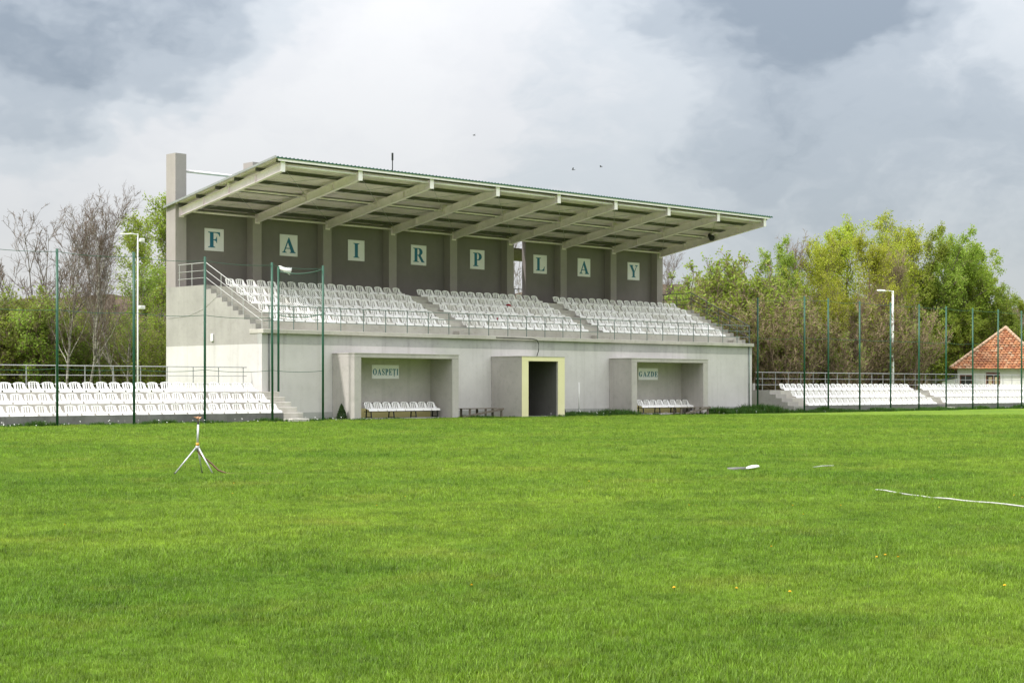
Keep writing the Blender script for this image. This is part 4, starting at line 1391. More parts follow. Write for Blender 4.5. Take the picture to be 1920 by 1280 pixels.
KIND['willow_b'] = tree_meshes(20, 10, 0.13, 'bark_brown', 'twig_brown', 'leaf_yellow', dict(leaft, leaves=12000, ls=0.11, a1=36, l1=0.36, leaf_zone=(0.0, 0.7, 0.3)))
KIND['brown_a'] = tree_meshes(21, 10, 0.12, 'bark_brown', 'twig_brown', None, dict(n1=44, n2=10, n3=6, t0=0.12, a1=34, l1=0.34, tp=0.45, up1=0.12, up2=0.10, wob0=0.06, r2=0.012, r3=0.008))
KIND['sparse_a'] = tree_meshes(22, 10, 0.11, 'bark_birch', 'twig_brown', 'leaf_fresh', dict(n1=30, n2=8, n3=5, t0=0.25, a1=38, l1=0.34, up1=0.12, leaves=6500, ls=0.11, jit=0.10, wob0=0.07, leaf_zone=(-0.1, 0.9, 0.3)))
KIND['oval_green'] = tree_meshes(23, 10, 0.12, 'bark_grey', 'twig_brown', 'leaf_green', dict(n1=44, n2=9, n3=5, t0=0.10, a1=32, l1=0.26, tp=0.35, up1=0.14, leaves=15000, ls=0.11, jit=0.10, leaf_zone=(0.15, 0.7, 0.2)))

prng = random.Random(21)


def plant(kind, name, x, y, h, label, cat, group, base_h, wide=1.0, lean=0.0):
    tm, cm = KIND[kind]
    T = empty(name, (x, y, 0), label, cat, group)
    s = h / base_h
    T.scale = (s * wide, s * wide, s)
    T.rotation_euler = (R(prng.uniform(-2, 2)) + lean, R(prng.uniform(-2, 2)), prng.uniform(0, 6.283))
    for nm, me in (('trunk', tm), ('crown', cm)):
        o = bpy.data.objects.new(nm, me)
        o.parent = T
        COL.objects.link(o)
    return T


#PLANTS-BEGIN
PLANTS = [
    ('bare_fan', 'bare_tree', 4.67, 30.58, 7.57, 'bare grey many-stemmed tree behind the left low terrace, first from left', 'tree', 'trees growing behind the left terrace', 1.10),
    ('bare_fan', 'bare_tree', 2.99, 23.82, 10.49, 'bare grey many-stemmed tree behind the left low terrace, second from left', 'tree', 'trees growing behind the left terrace', 1.10),
    ('birch_a', 'birch_tree', -1.06, 13.79, 9.68, 'bare white-stemmed birch behind the left low terrace, first from left', 'tree', 'trees growing behind the left terrace', 1.00),
    ('birch_b', 'birch_tree', -0.96, 12.29, 9.96, 'bare white-stemmed birch behind the left low terrace, second from left', 'tree', 'trees growing behind the left terrace', 0.95),
    ('birch_a', 'birch_tree', 0.56, 13.60, 9.53, 'bare white-stemmed birch behind the left low terrace, third from left', 'tree', 'trees growing behind the left terrace', 0.90),
    ('birch_b', 'birch_tree', 0.50, 12.26, 8.86, 'bare white-stemmed birch behind the left low terrace, fourth from left', 'tree', 'trees growing behind the left terrace', 0.90),
    ('sparse_a', 'young_tree', 1.38, 12.79, 7.07, 'thin pale-stemmed tree with few fresh leaves behind the left low terrace', 'tree', 'trees growing behind the left terrace', 1.00),
    ('oval_green', 'leafy_tree', 6.04, 18.03, 10.00, 'narrow green leafy tree behind the left low terrace, first from left', 'tree', 'trees growing behind the left terrace', 1.00),
    ('oval_green', 'leafy_tree', 9.63, 22.91, 9.79, 'narrow green leafy tree behind the left low terrace, second from left', 'tree', 'trees growing behind the left terrace', 1.00),
    ('shrub', 'shrub', -2.84, 18.33, 5.61, 'bushy green shrub behind the left low terrace, first from left', 'shrub', 'shrubs growing behind the left terrace', 1.20),
    ('shrub_b', 'shrub', -1.63, 18.55, 5.77, 'bushy green shrub behind the left low terrace, second from left', 'shrub', 'shrubs growing behind the left terrace', 1.20),
    ('shrub', 'shrub', -0.40, 18.75, 5.93, 'bushy green shrub behind the left low terrace, third from left', 'shrub', 'shrubs growing behind the left terrace', 1.10),
    ('shrub_b', 'shrub', -0.21, 17.16, 5.66, 'bushy green shrub behind the left low terrace, fourth from left', 'shrub', 'shrubs growing behind the left terrace', 1.10),
    ('shrub', 'shrub', 0.90, 17.46, 5.46, 'bushy green shrub behind the left low terrace, fifth from left', 'shrub', 'shrubs growing behind the left terrace', 1.00),
    ('shrub', 'shrub', 3.42, 20.60, 4.84, 'bushy green shrub behind the left low terrace, sixth from left', 'shrub', 'shrubs growing behind the left terrace', 1.10),
    ('shrub', 'shrub', 8.26, 27.06, 4.71, 'bushy green shrub behind the left low terrace, seventh from left', 'shrub', 'shrubs growing behind the left terrace', 1.30),
    ('shrub_b', 'shrub', 4.49, 19.55, 4.15, 'bushy green shrub behind the left low terrace, eighth from left', 'shrub', 'shrubs growing behind the left terrace', 1.20),
    ('shrub', 'shrub', 2.93, 14.08, 3.60, 'bushy green shrub behind the left low terrace, ninth from left', 'shrub', 'shrubs growing behind the left terrace', 1.20),
    ('shrub_b', 'shrub', 2.93, 12.67, 4.59, 'bushy green shrub behind the left low terrace, tenth from left', 'shrub', 'shrubs growing behind the left terrace', 1.00),
    ('thicket', 'thicket_bush', 7.60, 36.11, 6.69, 'bare brown thicket bush behind the left low terrace, first from left', 'bush', 'bushes growing behind the left terrace', 1.40),
    ('thicket', 'thicket_bush', 8.48, 33.85, 6.64, 'bare brown thicket bush behind the left low terrace, second from left', 'bush', 'bushes growing behind the left terrace', 1.40),
    ('thicket', 'thicket_bush', 9.84, 32.52, 6.32, 'bare brown thicket bush behind the left low terrace, third from left', 'bush', 'bushes growing behind the left terrace', 1.40),
    ('thicket', 'thicket_bush', 4.94, 21.91, 4.92, 'bare brown thicket bush behind the left low terrace, fourth from left', 'bush', 'bushes growing behind the left terrace', 1.10),
    ('thicket', 'thicket_bush', 10.67, 30.30, 6.11, 'bare brown thicket bush behind the left low terrace, fifth from left', 'bush', 'bushes growing behind the left terrace', 1.40),
    ('thicket', 'thicket_bush', 2.96, 15.45, 4.41, 'bare brown thicket bush behind the left low terrace, sixth from left', 'bush', 'bushes growing behind the left terrace', 1.10),
    ('thicket', 'thicket_bush', 11.90, 29.09, 5.95, 'bare brown thicket bush behind the left low terrace, seventh from left', 'bush', 'bushes growing behind the left terrace', 1.40),
    ('birch_a', 'birch_tree', 48.36, 33.95, 13.87, 'bare white-stemmed birch behind the grandstand, first from left', 'tree', 'trees growing behind the right terrace', 1.00),
    ('birch_b', 'birch_tree', 40.25, 12.49, 9.80, 'bare white-stemmed birch behind the grandstand, second from left', 'tree', 'trees growing behind the right terrace', 0.70),
    ('sparse_a', 'young_tree', 42.92, 12.67, 8.51, 'thin pale-stemmed tree with few fresh leaves behind the right low terrace, first from left', 'tree', 'trees growing behind the right terrace', 1.10),
    ('sparse_a', 'young_tree', 45.81, 12.63, 8.47, 'thin pale-stemmed tree with few fresh leaves behind the right low terrace, second from left', 'tree', 'trees growing behind the right terrace', 1.10),
    ('sparse_a', 'young_tree', 44.68, 6.74, 8.81, 'thin pale-stemmed tree with few fresh leaves behind the right low terrace, third from left', 'tree', 'trees growing behind the right terrace', 0.90),
    ('thicket_leaf', 'budding_bush', 37.66, 8.02, 6.74, 'tall brown bush with bright green leafing tips behind the right low terrace, first from left', 'bush', 'bushes growing behind the right terrace', 1.20),
    ('thicket_leaf', 'budding_bush', 39.93, 8.60, 7.78, 'tall brown bush with bright green leafing tips behind the right low terrace, second from left', 'bush', 'bushes growing behind the right terrace', 1.15),
    ('thicket_leaf', 'budding_bush', 42.27, 9.10, 8.58, 'tall brown bush with bright green leafing tips behind the right low terrace, third from left', 'bush', 'bushes growing behind the right terrace', 1.10),
    ('thicket_leaf', 'budding_bush', 42.38, 7.59, 8.97, 'tall brown bush with bright green leafing tips behind the right low terrace, fourth from left', 'bush', 'bushes growing behind the right terrace', 1.20),
    ('thicket_leaf', 'budding_bush', 41.94, 5.22, 7.45, 'tall brown bush with bright green leafing tips behind the right low terrace, fifth from left', 'bush', 'bushes growing behind the right terrace', 1.20),
    ('green_b', 'leafy_tree', 46.02, 11.03, 8.86, 'full green leafy tree behind the right low terrace, first from left', 'tree', 'trees growing behind the right terrace', 1.00),
    ('green_b', 'leafy_tree', 46.39, 9.27, 9.69, 'full green leafy tree behind the right low terrace, second from left', 'tree', 'trees growing behind the right terrace', 0.90),
    ('green_b', 'leafy_tree', 70.13, 14.00, 12.24, 'full green leafy tree behind the right low terrace, third from left', 'tree', 'trees growing behind the right terrace', 0.90),
    ('green_b', 'leafy_tree', 69.96, 12.76, 12.73, 'full green leafy tree behind the right low terrace, fourth from left', 'tree', 'trees growing behind the right terrace', 0.90),
    ('green_b', 'leafy_tree', 70.34, 12.39, 9.78, 'full green leafy tree behind the right low terrace, fifth from left', 'tree', 'trees growing behind the right terrace', 1.10),
    ('green_a', 'leafy_tree', 70.77, 11.96, 8.76, 'full green leafy tree behind the right low terrace, sixth from left', 'tree', 'trees growing behind the right terrace', 1.00),
    ('green_b', 'leafy_tree', 71.01, 11.73, 11.91, 'full green leafy tree behind the right low terrace, seventh from left', 'tree', 'trees growing behind the right terrace', 0.95),
    ('green_a', 'leafy_tree', 76.99, 14.27, 11.98, 'full green leafy tree behind the right low terrace, eighth from left', 'tree', 'trees growing behind the right terrace', 1.00),
    ('green_a', 'leafy_tree', 71.94, 10.82, 11.09, 'full green leafy tree behind the right low terrace, ninth from left', 'tree', 'trees growing behind the right terrace', 0.95),
    ('green_a', 'leafy_tree', 71.94, 10.82, 7.13, 'full green leafy tree behind the right low terrace, tenth from left', 'tree', 'trees growing behind the right terrace', 1.10),
    ('green_a', 'leafy_tree', 73.42, 10.77, 9.03, 'full green leafy tree behind the right low terrace, eleventh from left', 'tree', 'trees growing behind the right terrace', 1.10),
    ('green_a', 'leafy_tree', 73.05, 9.73, 9.70, 'full green leafy tree behind the right low terrace, twelfth from left', 'tree', 'trees growing behind the right terrace', 0.95),
    ('green_b', 'leafy_tree', 78.07, 11.81, 9.69, 'full green leafy tree behind the right low terrace, thirteenth from left', 'tree', 'trees growing behind the right terrace', 1.00),
    ('green_b', 'leafy_tree', 73.98, 8.81, 8.76, 'full green leafy tree behind the right low terrace, fourteenth from left', 'tree', 'trees growing behind the right terrace', 0.90),
    ('green_a', 'leafy_tree', 75.77, 8.46, 7.87, 'full green leafy tree behind the right low terrace, fifteenth from left', 'tree', 'trees growing behind the right terrace', 1.00),
    ('green_b', 'leafy_tree', 75.79, 7.04, 8.07, 'full green leafy tree behind the right low terrace, sixteenth from left', 'tree', 'trees growing behind the right terrace', 0.90),
    ('green_a', 'leafy_tree', 77.69, 6.58, 7.46, 'full green leafy tree behind the right low terrace, seventeenth from left', 'tree', 'trees growing behind the right terrace', 1.00),
    ('green_a', 'leafy_tree', 78.07, 4.81, 7.41, 'full green leafy tree behind the right low terrace, eighteenth from left', 'tree', 'trees growing behind the right terrace', 1.00),
    ('brown_a', 'bare_tree', 49.42, 9.10, 10.69, 'bare brown twiggy tree behind the right low terrace, first from left', 'tree', 'trees growing behind the right terrace', 0.80),
    ('brown_a', 'bare_tree', 45.43, 4.60, 6.74, 'bare brown twiggy tree behind the right low terrace, second from left', 'tree', 'trees growing behind the right terrace', 0.80),
    ('brown_a', 'bare_tree', 47.93, 2.85, 6.93, 'bare brown twiggy tree behind the right low terrace, third from left', 'tree', 'trees growing behind the right terrace', 0.80),
    ('brown_a', 'bare_tree', 50.78, 2.86, 7.72, 'bare brown twiggy tree behind the right low terrace, fourth from left', 'tree', 'trees growing behind the right terrace', 0.80),
    ('brown_a', 'bare_tree', 52.72, 3.05, 9.96, 'bare brown twiggy tree behind the right low terrace, fifth from left', 'tree', 'trees growing behind the right terrace', 0.85),
    ('willow_b', 'willow_tree', 45.59, 5.85, 7.97, 'yellow green budding willow behind the right low terrace, first from left', 'tree', 'trees growing behind the right terrace', 0.80),
    ('willow_b', 'willow_tree', 53.81, 10.39, 10.74, 'yellow green budding willow behind the right low terrace, second from left', 'tree', 'trees growing behind the right terrace', 1.00),
    ('willow_a', 'willow_tree', 49.18, 6.53, 9.83, 'yellow green budding willow behind the right low terrace, third from left', 'tree', 'trees growing behind the right terrace', 0.95),
    ('willow_b', 'willow_tree', 46.55, 3.51, 7.57, 'yellow green budding willow behind the right low terrace, fourth from left', 'tree', 'trees growing behind the right terrace', 0.90),
    ('willow_a', 'willow_tree', 54.69, 8.13, 11.31, 'yellow green budding willow behind the right low terrace, fifth from left', 'tree', 'trees growing behind the right terrace', 0.95),
    ('willow_a', 'willow_tree', 50.43, 3.90, 9.81, 'yellow green budding willow behind the right low terrace, sixth from left', 'tree', 'trees growing behind the right terrace', 0.90),
    ('willow_b', 'willow_tree', 56.69, 7.57, 10.74, 'yellow green budding willow behind the right low terrace, seventh from left', 'tree', 'trees growing behind the right terrace', 1.00),
    ('willow_b', 'willow_tree', 58.94, 8.16, 12.03, 'yellow green budding willow behind the right low terrace, eighth from left', 'tree', 'trees growing behind the right terrace', 0.95),
    ('thicket', 'thicket_bush', 34.93, 7.90, 6.64, 'bare brown thicket bush behind the right low terrace, first from left', 'bush', 'bushes growing behind the right terrace', 1.25),
    ('thicket', 'thicket_bush', 37.02, 8.66, 5.93, 'bare brown thicket bush behind the right low terrace, second from left', 'bush', 'bushes growing behind the right terrace', 1.25),
    ('thicket', 'thicket_bush', 39.13, 9.39, 7.35, 'bare brown thicket bush behind the right low terrace, third from left', 'bush', 'bushes growing behind the right terrace', 1.25),
    ('thicket', 'thicket_bush', 36.56, 6.31, 5.68, 'bare brown thicket bush behind the right low terrace, fourth from left', 'bush', 'bushes growing behind the right terrace', 1.25),
    ('thicket', 'thicket_bush', 38.68, 7.02, 6.42, 'bare brown thicket bush behind the right low terrace, fifth from left', 'bush', 'bushes growing behind the right terrace', 1.25),
    ('thicket', 'thicket_bush', 40.83, 7.72, 6.85, 'bare brown thicket bush behind the right low terrace, sixth from left', 'bush', 'bushes growing behind the right terrace', 1.25),
    ('thicket', 'thicket_bush', 38.19, 4.71, 5.84, 'bare brown thicket bush behind the right low terrace, seventh from left', 'bush', 'bushes growing behind the right terrace', 1.25),
    ('thicket', 'thicket_bush', 40.34, 5.39, 7.23, 'bare brown thicket bush behind the right low terrace, eighth from left', 'bush', 'bushes growing behind the right terrace', 1.25),
    ('thicket', 'thicket_bush', 42.52, 6.06, 5.86, 'bare brown thicket bush behind the right low terrace, ninth from left', 'bush', 'bushes growing behind the right terrace', 1.25),
    ('thicket', 'thicket_bush', 39.82, 3.11, 6.32, 'bare brown thicket bush behind the right low terrace, tenth from left', 'bush', 'bushes growing behind the right terrace', 1.25),
    ('thicket', 'thicket_bush', 42.01, 3.76, 6.74, 'bare brown thicket bush behind the right low terrace, eleventh from left', 'bush', 'bushes growing behind the right terrace', 1.25),
    ('thicket', 'thicket_bush', 43.94, 4.67, 5.86, 'bare brown thicket bush behind the right low terrace, twelfth from left', 'bush', 'bushes growing behind the right terrace', 1.30),
    ('thicket', 'thicket_bush', 46.66, 5.50, 4.79, 'bare brown thicket bush behind the right low terrace, thirteenth from left', 'bush', 'bushes growing behind the right terrace', 1.30),
    ('thicket', 'thicket_bush', 49.41, 6.31, 6.60, 'bare brown thicket bush behind the right low terrace, fourteenth from left', 'bush', 'bushes growing behind the right terrace', 1.30),
    ('thicket', 'thicket_bush', 55.44, 10.20, 6.39, 'bare brown thicket bush behind the right low terrace, fifteenth from left', 'bush', 'bushes growing behind the right terrace', 1.50),
    ('thicket', 'thicket_bush', 45.85, 2.79, 5.13, 'bare brown thicket bush behind the right low terrace, sixteenth from left', 'bush', 'bushes growing behind the right terrace', 1.30),
    ('thicket', 'thicket_bush', 58.75, 10.45, 5.75, 'bare brown thicket bush behind the right low terrace, seventeenth from left', 'bush', 'bushes growing behind the right terrace', 1.50),
    ('thicket', 'thicket_bush', 48.61, 3.58, 6.99, 'bare brown thicket bush behind the right low terrace, eighteenth from left', 'bush', 'bushes growing behind the right terrace', 1.30),
    ('thicket', 'thicket_bush', 51.41, 4.34, 6.08, 'bare brown thicket bush behind the right low terrace, nineteenth from left', 'bush', 'bushes growing behind the right terrace', 1.30),
    ('thicket', 'thicket_bush', 62.12, 10.65, 6.23, 'bare brown thicket bush behind the right low terrace, twentieth from left', 'bush', 'bushes growing behind the right terrace', 1.50),
    ('thicket', 'thicket_bush', 50.78, 2.86, 4.82, 'bare brown thicket bush behind the right low terrace, twenty-first from left', 'bush', 'bushes growing behind the right terrace', 1.30),
    ('thicket', 'thicket_bush', 52.31, 2.76, 6.58, 'bare brown thicket bush behind the right low terrace, twenty-second from left', 'bush', 'bushes growing behind the right terrace', 1.30),
    ('thicket', 'thicket_bush', 59.00, 6.70, 6.39, 'bare brown thicket bush behind the right low terrace, twenty-third from left', 'bush', 'bushes growing behind the right terrace', 1.50),
    ('thicket', 'thicket_bush', 73.42, 13.57, 6.22, 'bare brown thicket bush behind the right low terrace, twenty-fourth from left', 'bush', 'bushes growing behind the right terrace', 1.50),
    ('thicket', 'thicket_bush', 75.66, 12.77, 6.68, 'bare brown thicket bush behind the right low terrace, twenty-fifth from left', 'bush', 'bushes growing behind the right terrace', 1.50),
    ('thicket', 'thicket_bush', 75.21, 10.41, 7.01, 'bare brown thicket bush behind the right low terrace, twenty-sixth from left', 'bush', 'bushes growing behind the right terrace', 1.50),
    ('thicket', 'thicket_bush', 77.45, 9.61, 6.22, 'bare brown thicket bush behind the right low terrace, twenty-seventh from left', 'bush', 'bushes growing behind the right terrace', 1.50),
    ('thicket', 'thicket_bush', 79.72, 8.79, 6.68, 'bare brown thicket bush behind the right low terrace, twenty-eighth from left', 'bush', 'bushes growing behind the right terrace', 1.50),
]
for kd, nm, x, y, h, lab, cat, grp, wd in PLANTS:
    plant(kd, nm, x, y, h, lab, cat, grp, 5.0 if kd.startswith(('thicket', 'shrub')) else 10.0, wd)
#PLANTS-END

# conical conifer by the left dugout
rng = np.random.RandomState(4)
n_ = 1400
hz = rng.rand(n_) ** 0.9
th = rng.uniform(0, 2 * np.pi, n_)
rad = 0.26 * (1 - hz) ** 0.8 * rng.uniform(0.55, 1.05, n_)
pp = np.stack([rad * np.cos(th), rad * np.sin(th), 0.05 + hz * 0.62], 1)
V, F = leaves(pp, np.full(n_, 0.06), rng, -1.2)
T = empty('conifer', (3.36, -1.0, 0), 'small dark conical conifer at the corner of the left dugout', 'shrub')
o = bpy.data.objects.new('crown', mesh_np('crown', V, F, ['leaf_conifer']))
link(o, T)
MB().tube([(3.36, -1.0, 0), (3.36, -1.0, 0.5)], [0.025, 0.008], 6).build('trunk', 'bark_brown', T)

# ------------------------------------------------------------------ house on the right
HC = Vector((-39.524, -54.942, 0)) + (fw3 + rt3 * ((1866 - 960) / 3058.0)) * 116.0
hx = (rt3 * 0.94 - fw3 * 0.34).normalized()
hy = Vector((-hx.y, hx.x, 0))
Hs = empty('house', tuple(HC), 'old white plastered house with a red tiled hip roof', 'house')


def hp(u, v, z):
    return HC + hx * u + hy * v + Vector((0, 0, z))


def hbox(name, u0, u1, v0, v1, z0, z1, mat, parent):
    vs = [hp(u, v, z) for z in (z0, z1) for u, v in ((u0, v0), (u1, v0), (u1, v1), (u0, v1))]
    return MB().add(vs, [(0, 3, 2, 1), (4, 5, 6, 7), (0, 1, 5, 4), (1, 2, 6, 5), (2, 3, 7, 6), (3, 0, 4, 7)]).build(name, mat, parent)


hbox('wall', -2.6, 3.2, 0.0, 7.5, 0, 2.72, 'house_plaster', Hs)
w1 = hbox('window', -2.42, -1.55, -0.05, -0.002, 0.9, 2.25, 'brown_wood', Hs)
hbox('pane', -2.34, -1.63, -0.06, -0.052, 0.98, 2.17, 'window_glass', w1)
w2 = hbox('window', -0.62, 0.32, -0.05, -0.002, 0.95, 2.42, 'brown_wood', Hs)
for a_, b_ in ((-0.54, -0.19), (-0.11, 0.24)):
    pn = hbox('pane', a_, b_, -0.06, -0.052, 1.03, 2.28, 'window_glass', w2)
    hbox('curtain', a_ + 0.09, b_ - 0.03, -0.066, -0.0615, 1.03, 2.1, 'curtain', pn)
# hip roof core under the tiles
eave, apex = 2.70, 5.62
E0, E1, B0, B1 = (-3.05, -0.42), (3.65, -0.42), (-3.05, 8.0), (3.65, 8.0)
A0, A1 = (0.55, 3.1), (0.55, 5.2)
vs = [hp(*E0, eave), hp(*E1, eave), hp(*B1, eave), hp(*B0, eave), hp(*A0, apex), hp(*A1, apex)]
RFH = MB().add(vs, [(0, 1, 4), (1, 2, 5, 4), (2, 3, 5), (3, 0, 4, 5), (0, 3, 2, 1)]).build('roof', 'brown_wood', Hs)


def tile_face(p0, p1, q, q2, parent):
    """courses of clay tiles on the plane p0-p1 (eave) to q-q2 (ridge)"""
    vs, fs = [], []
    ex = (p1 - p0).normalized()
    wid = (p1 - p0).length
    up = (q - p0) - ex * ((q - p0).dot(ex))
    hgt = up.length
    upn = up.normalized()
    nrm = ex.cross(upn).normalized()
    if nrm.z < 0:
        nrm = -nrm
    ta, tb = (q - p0).dot(ex), (q2 - p0).dot(ex)
    rng_ = random.Random(8)
    course, tw = 0.27, 0.26
    nrow = int(hgt / course)
    for r_ in range(nrow + 1):
        h0 = r_ * course
        f0 = h0 / hgt
        a0, a1 = ta * f0, wid - (wid - tb) * f0
        sag = lambda u: -0.05 * math.sin(math.pi * u / wid) * (1 - f0)
        u = a0 - (tw / 2 if r_ % 2 else 0)
        while u < a1 - 0.02:
            ua, ub = max(u, a0) + 0.01, min(u + tw, a1) - 0.01
            if ub - ua > 0.04:
                j = rng_.uniform(-0.012, 0.012)
                l0, l1 = h0 - 0.05 + j, min(h0 + course, hgt)
                t0, t1 = 0.075 + rng_.uniform(-0.012, 0.02), 0.03
                um = (ua + ub) / 2
                pr = [(ua, 0.0), (ua + (ub - ua) * .25, 0.03), (ub - (ub - ua) * .25, 0.03), (ub, 0.0)]
                b = len(vs)
                for l_, t_ in ((l0, t0), (l1, t1)):
                    for uu, e in pr:
                        vs.append(p0 + ex * uu + upn * l_ + nrm * (t_ + e + sag(uu)))
                for uu, e in pr:
                    vs.append(p0 + ex * uu + upn * l0 + nrm * (t0 + e - 0.04 + sag(uu)))
                fs += [(b, b + 1, b + 5, b + 4), (b + 1, b + 2, b + 6, b + 5), (b + 2, b + 3, b + 7, b + 6), (b + 8, b + 9, b + 1, b), (b + 9, b + 10, b + 2, b + 1), (b + 10, b + 11, b + 3, b + 2)]
            u += tw
    o = obj('roof_tiles', vs, fs, 'clay_tile', parent)
    o['kind'] = 'stuff'


tile_face(hp(*E0, eave), hp(*E1, eave), hp(*A0, apex), hp(*A0, apex), RFH)
tile_face(hp(*B0, eave), hp(*E0, eave), hp(*A1, apex), hp(*A0, apex), RFH)
tile_face(hp(*E1, eave), hp(*B1, eave), hp(*A0, apex), hp(*A1, apex), RFH)
for a_, b_ in ((E0, A0), (E1, A0)):
    p, q = hp(*a_, eave + 0.08), hp(*b_, apex + 0.10)
    for s in range(18):
        c0, c1 = p.lerp(q, s / 18.0), p.lerp(q, (s + 1.08) / 18.0)
        MB().tube([c0 - Vector((0, 0, .01)), c1], [0.13, 0.11], 8).build('ridge_tile', 'ridge_tile', RFH, True)
MB().tube([hp(*A0, apex + 0.1), hp(*A1, apex + 0.1)], 0.13, 8).build('ridge_cap', 'ridge_tile', RFH, True)
hbox('corner_post', 2.05, 2.3, -0.95, -0.75, 0, 3.3, 'brown_wood', Hs)
# lean-to shed left of the house
Sh = empty('shed', tuple(hp(-3.4, -0.8, 0)), 'small white lean-to shed with a thin sloping roof left of the house', 'shed')
vs = [hp(-3.6, -0.9, 0), hp(-2.62, -0.9, 0), hp(-2.62, 0.9, 0), hp(-3.6, 0.9, 0), hp(-3.6, -0.9, 1.75), hp(-2.62, -0.9, 2.0), hp(-2.62, 0.9, 2.0), hp(-3.6, 0.9, 1.75)]
MB().add(vs, [(0, 3, 2, 1), (4, 5, 6, 7), (0, 1, 5, 4), (1, 2, 6, 5), (2, 3, 7, 6), (3, 0, 4, 7)]).build('wall', 'house_plaster', Sh)
MB().bar(tuple(hp(-4.3, 0.0, 1.72)), tuple(hp(-2.64, 0.0, 2.12)), 2.2, 0.05).build('roof', 'rail_dark', Sh)
tag(MB().add([hp(u, v, z) for z in (0, 1.5) for u, v in ((-4.9, -1.4), (-3.75, -1.4), (-3.75, -0.9), (-4.9, -0.9))],
             [(0, 3, 2, 1), (4, 5, 6, 7), (0, 1, 5, 4), (1, 2, 6, 5), (2, 3, 7, 6), (3, 0, 4, 7)]).build('yard_wall', 'house_plaster', None, bevel=0.04, origin=tuple(hp(-4.3, -1.1, 0))),
    'low pale yard wall left of the small lean-to shed', 'wall')

# ------------------------------------------------------------------ grass, weeds, flowers
def tuft(name, seed, n, h, w, spread, mat, lean=0.5):
    rng = np.random.RandomState(seed)
    V, F = [], []
    for i in range(n):
        a = rng.uniform(0, 2 * np.pi)
        r_ = spread * math.sqrt(rng.rand())
        b = np.array([r_ * math.cos(a), r_ * math.sin(a), -0.004])
        az = rng.uniform(0, 2 * np.pi)
        hh = h * rng.uniform(0.55, 1.25)
        ln = lean * rng.uniform(0.1, 1.0)
        o = np.array([math.cos(az), math.sin(az), 0])
        sd = np.array([-o[1], o[0], 0]) * w * rng.uniform(0.7, 1.3) / 2
        p1 = b + np.array([0, 0, hh * 0.55]) + o * hh * ln * 0.3
        p2 = b + np.array([0, 0, hh]) + o * hh * ln
        k_ = len(V)
        V += [b - sd, b + sd, p1 + sd * 0.8, p1 - sd * 0.8, p2 + sd * 0.12, p2 - sd * 0.12]
        F += [(k_, k_ + 1, k_ + 2, k_ + 3), (k_ + 3, k_ + 2, k_ + 4, k_ + 5)]
    return bpy.data.objects.new(name, mesh_np(name, np.array(V), np.array(F), [mat]))


def scatter(name, pts, scl, protos, label, cat, seed):
    """one object: grass tufts instanced on points by geometry nodes"""
    col = bpy.data.collections.new(name + '_tufts')
    for p in protos:
        col.objects.link(p)
    me = bpy.data.meshes.new(name)
    me.vertices.add(len(pts))
    me.vertices.foreach_set('co', np.asarray(pts, np.float32).ravel())
    at = me.attributes.new('sc', 'FLOAT', 'POINT')
    at.data.foreach_set('value', np.asarray(scl, np.float32))
    me.update()
    o = bpy.data.objects.new(name, me)
    COL.objects.link(o)
    tag(o, label, cat, kind='stuff')
    ng = bpy.data.node_groups.new(name, 'GeometryNodeTree')
    ng.interface.new_socket('Geometry', in_out='INPUT', socket_type='NodeSocketGeometry')
    ng.interface.new_socket('Geometry', in_out='OUTPUT', socket_type='NodeSocketGeometry')
    gi, go = ng.nodes.new('NodeGroupInput'), ng.nodes.new('NodeGroupOutput')
    ci = ng.nodes.new('GeometryNodeCollectionInfo')
    ci.inputs['Collection'].default_value = col
    ci.inputs['Separate Children'].default_value = True
    ci.inputs['Reset Children'].default_value = True
    ip = ng.nodes.new('GeometryNodeInstanceOnPoints')
    ip.inputs['Pick Instance'].default_value = True
    rv = ng.nodes.new('FunctionNodeRandomValue')
    rv.data_type = 'FLOAT_VECTOR'
    rv.inputs[0].default_value = (-0.12, -0.12, 0)
    rv.inputs[1].default_value = (0.12, 0.12, 6.283)
    na = ng.nodes.new('GeometryNodeInputNamedAttribute')
    na.data_type = 'FLOAT'
    na.inputs[0].default_value = 'sc'
    L_ = ng.links.new
    L_(gi.outputs[0], ip.inputs['Points'])
    L_(ci.outputs[0], ip.inputs['Instance'])
    L_(rv.outputs[0], ip.inputs['Rotation'])
    L_(na.outputs[0], ip.inputs['Scale'])
    L_(ip.outputs[0], go.inputs[0])
    md = o.modifiers.new('tufts', 'NODES')
    md.node_group = ng
    return o


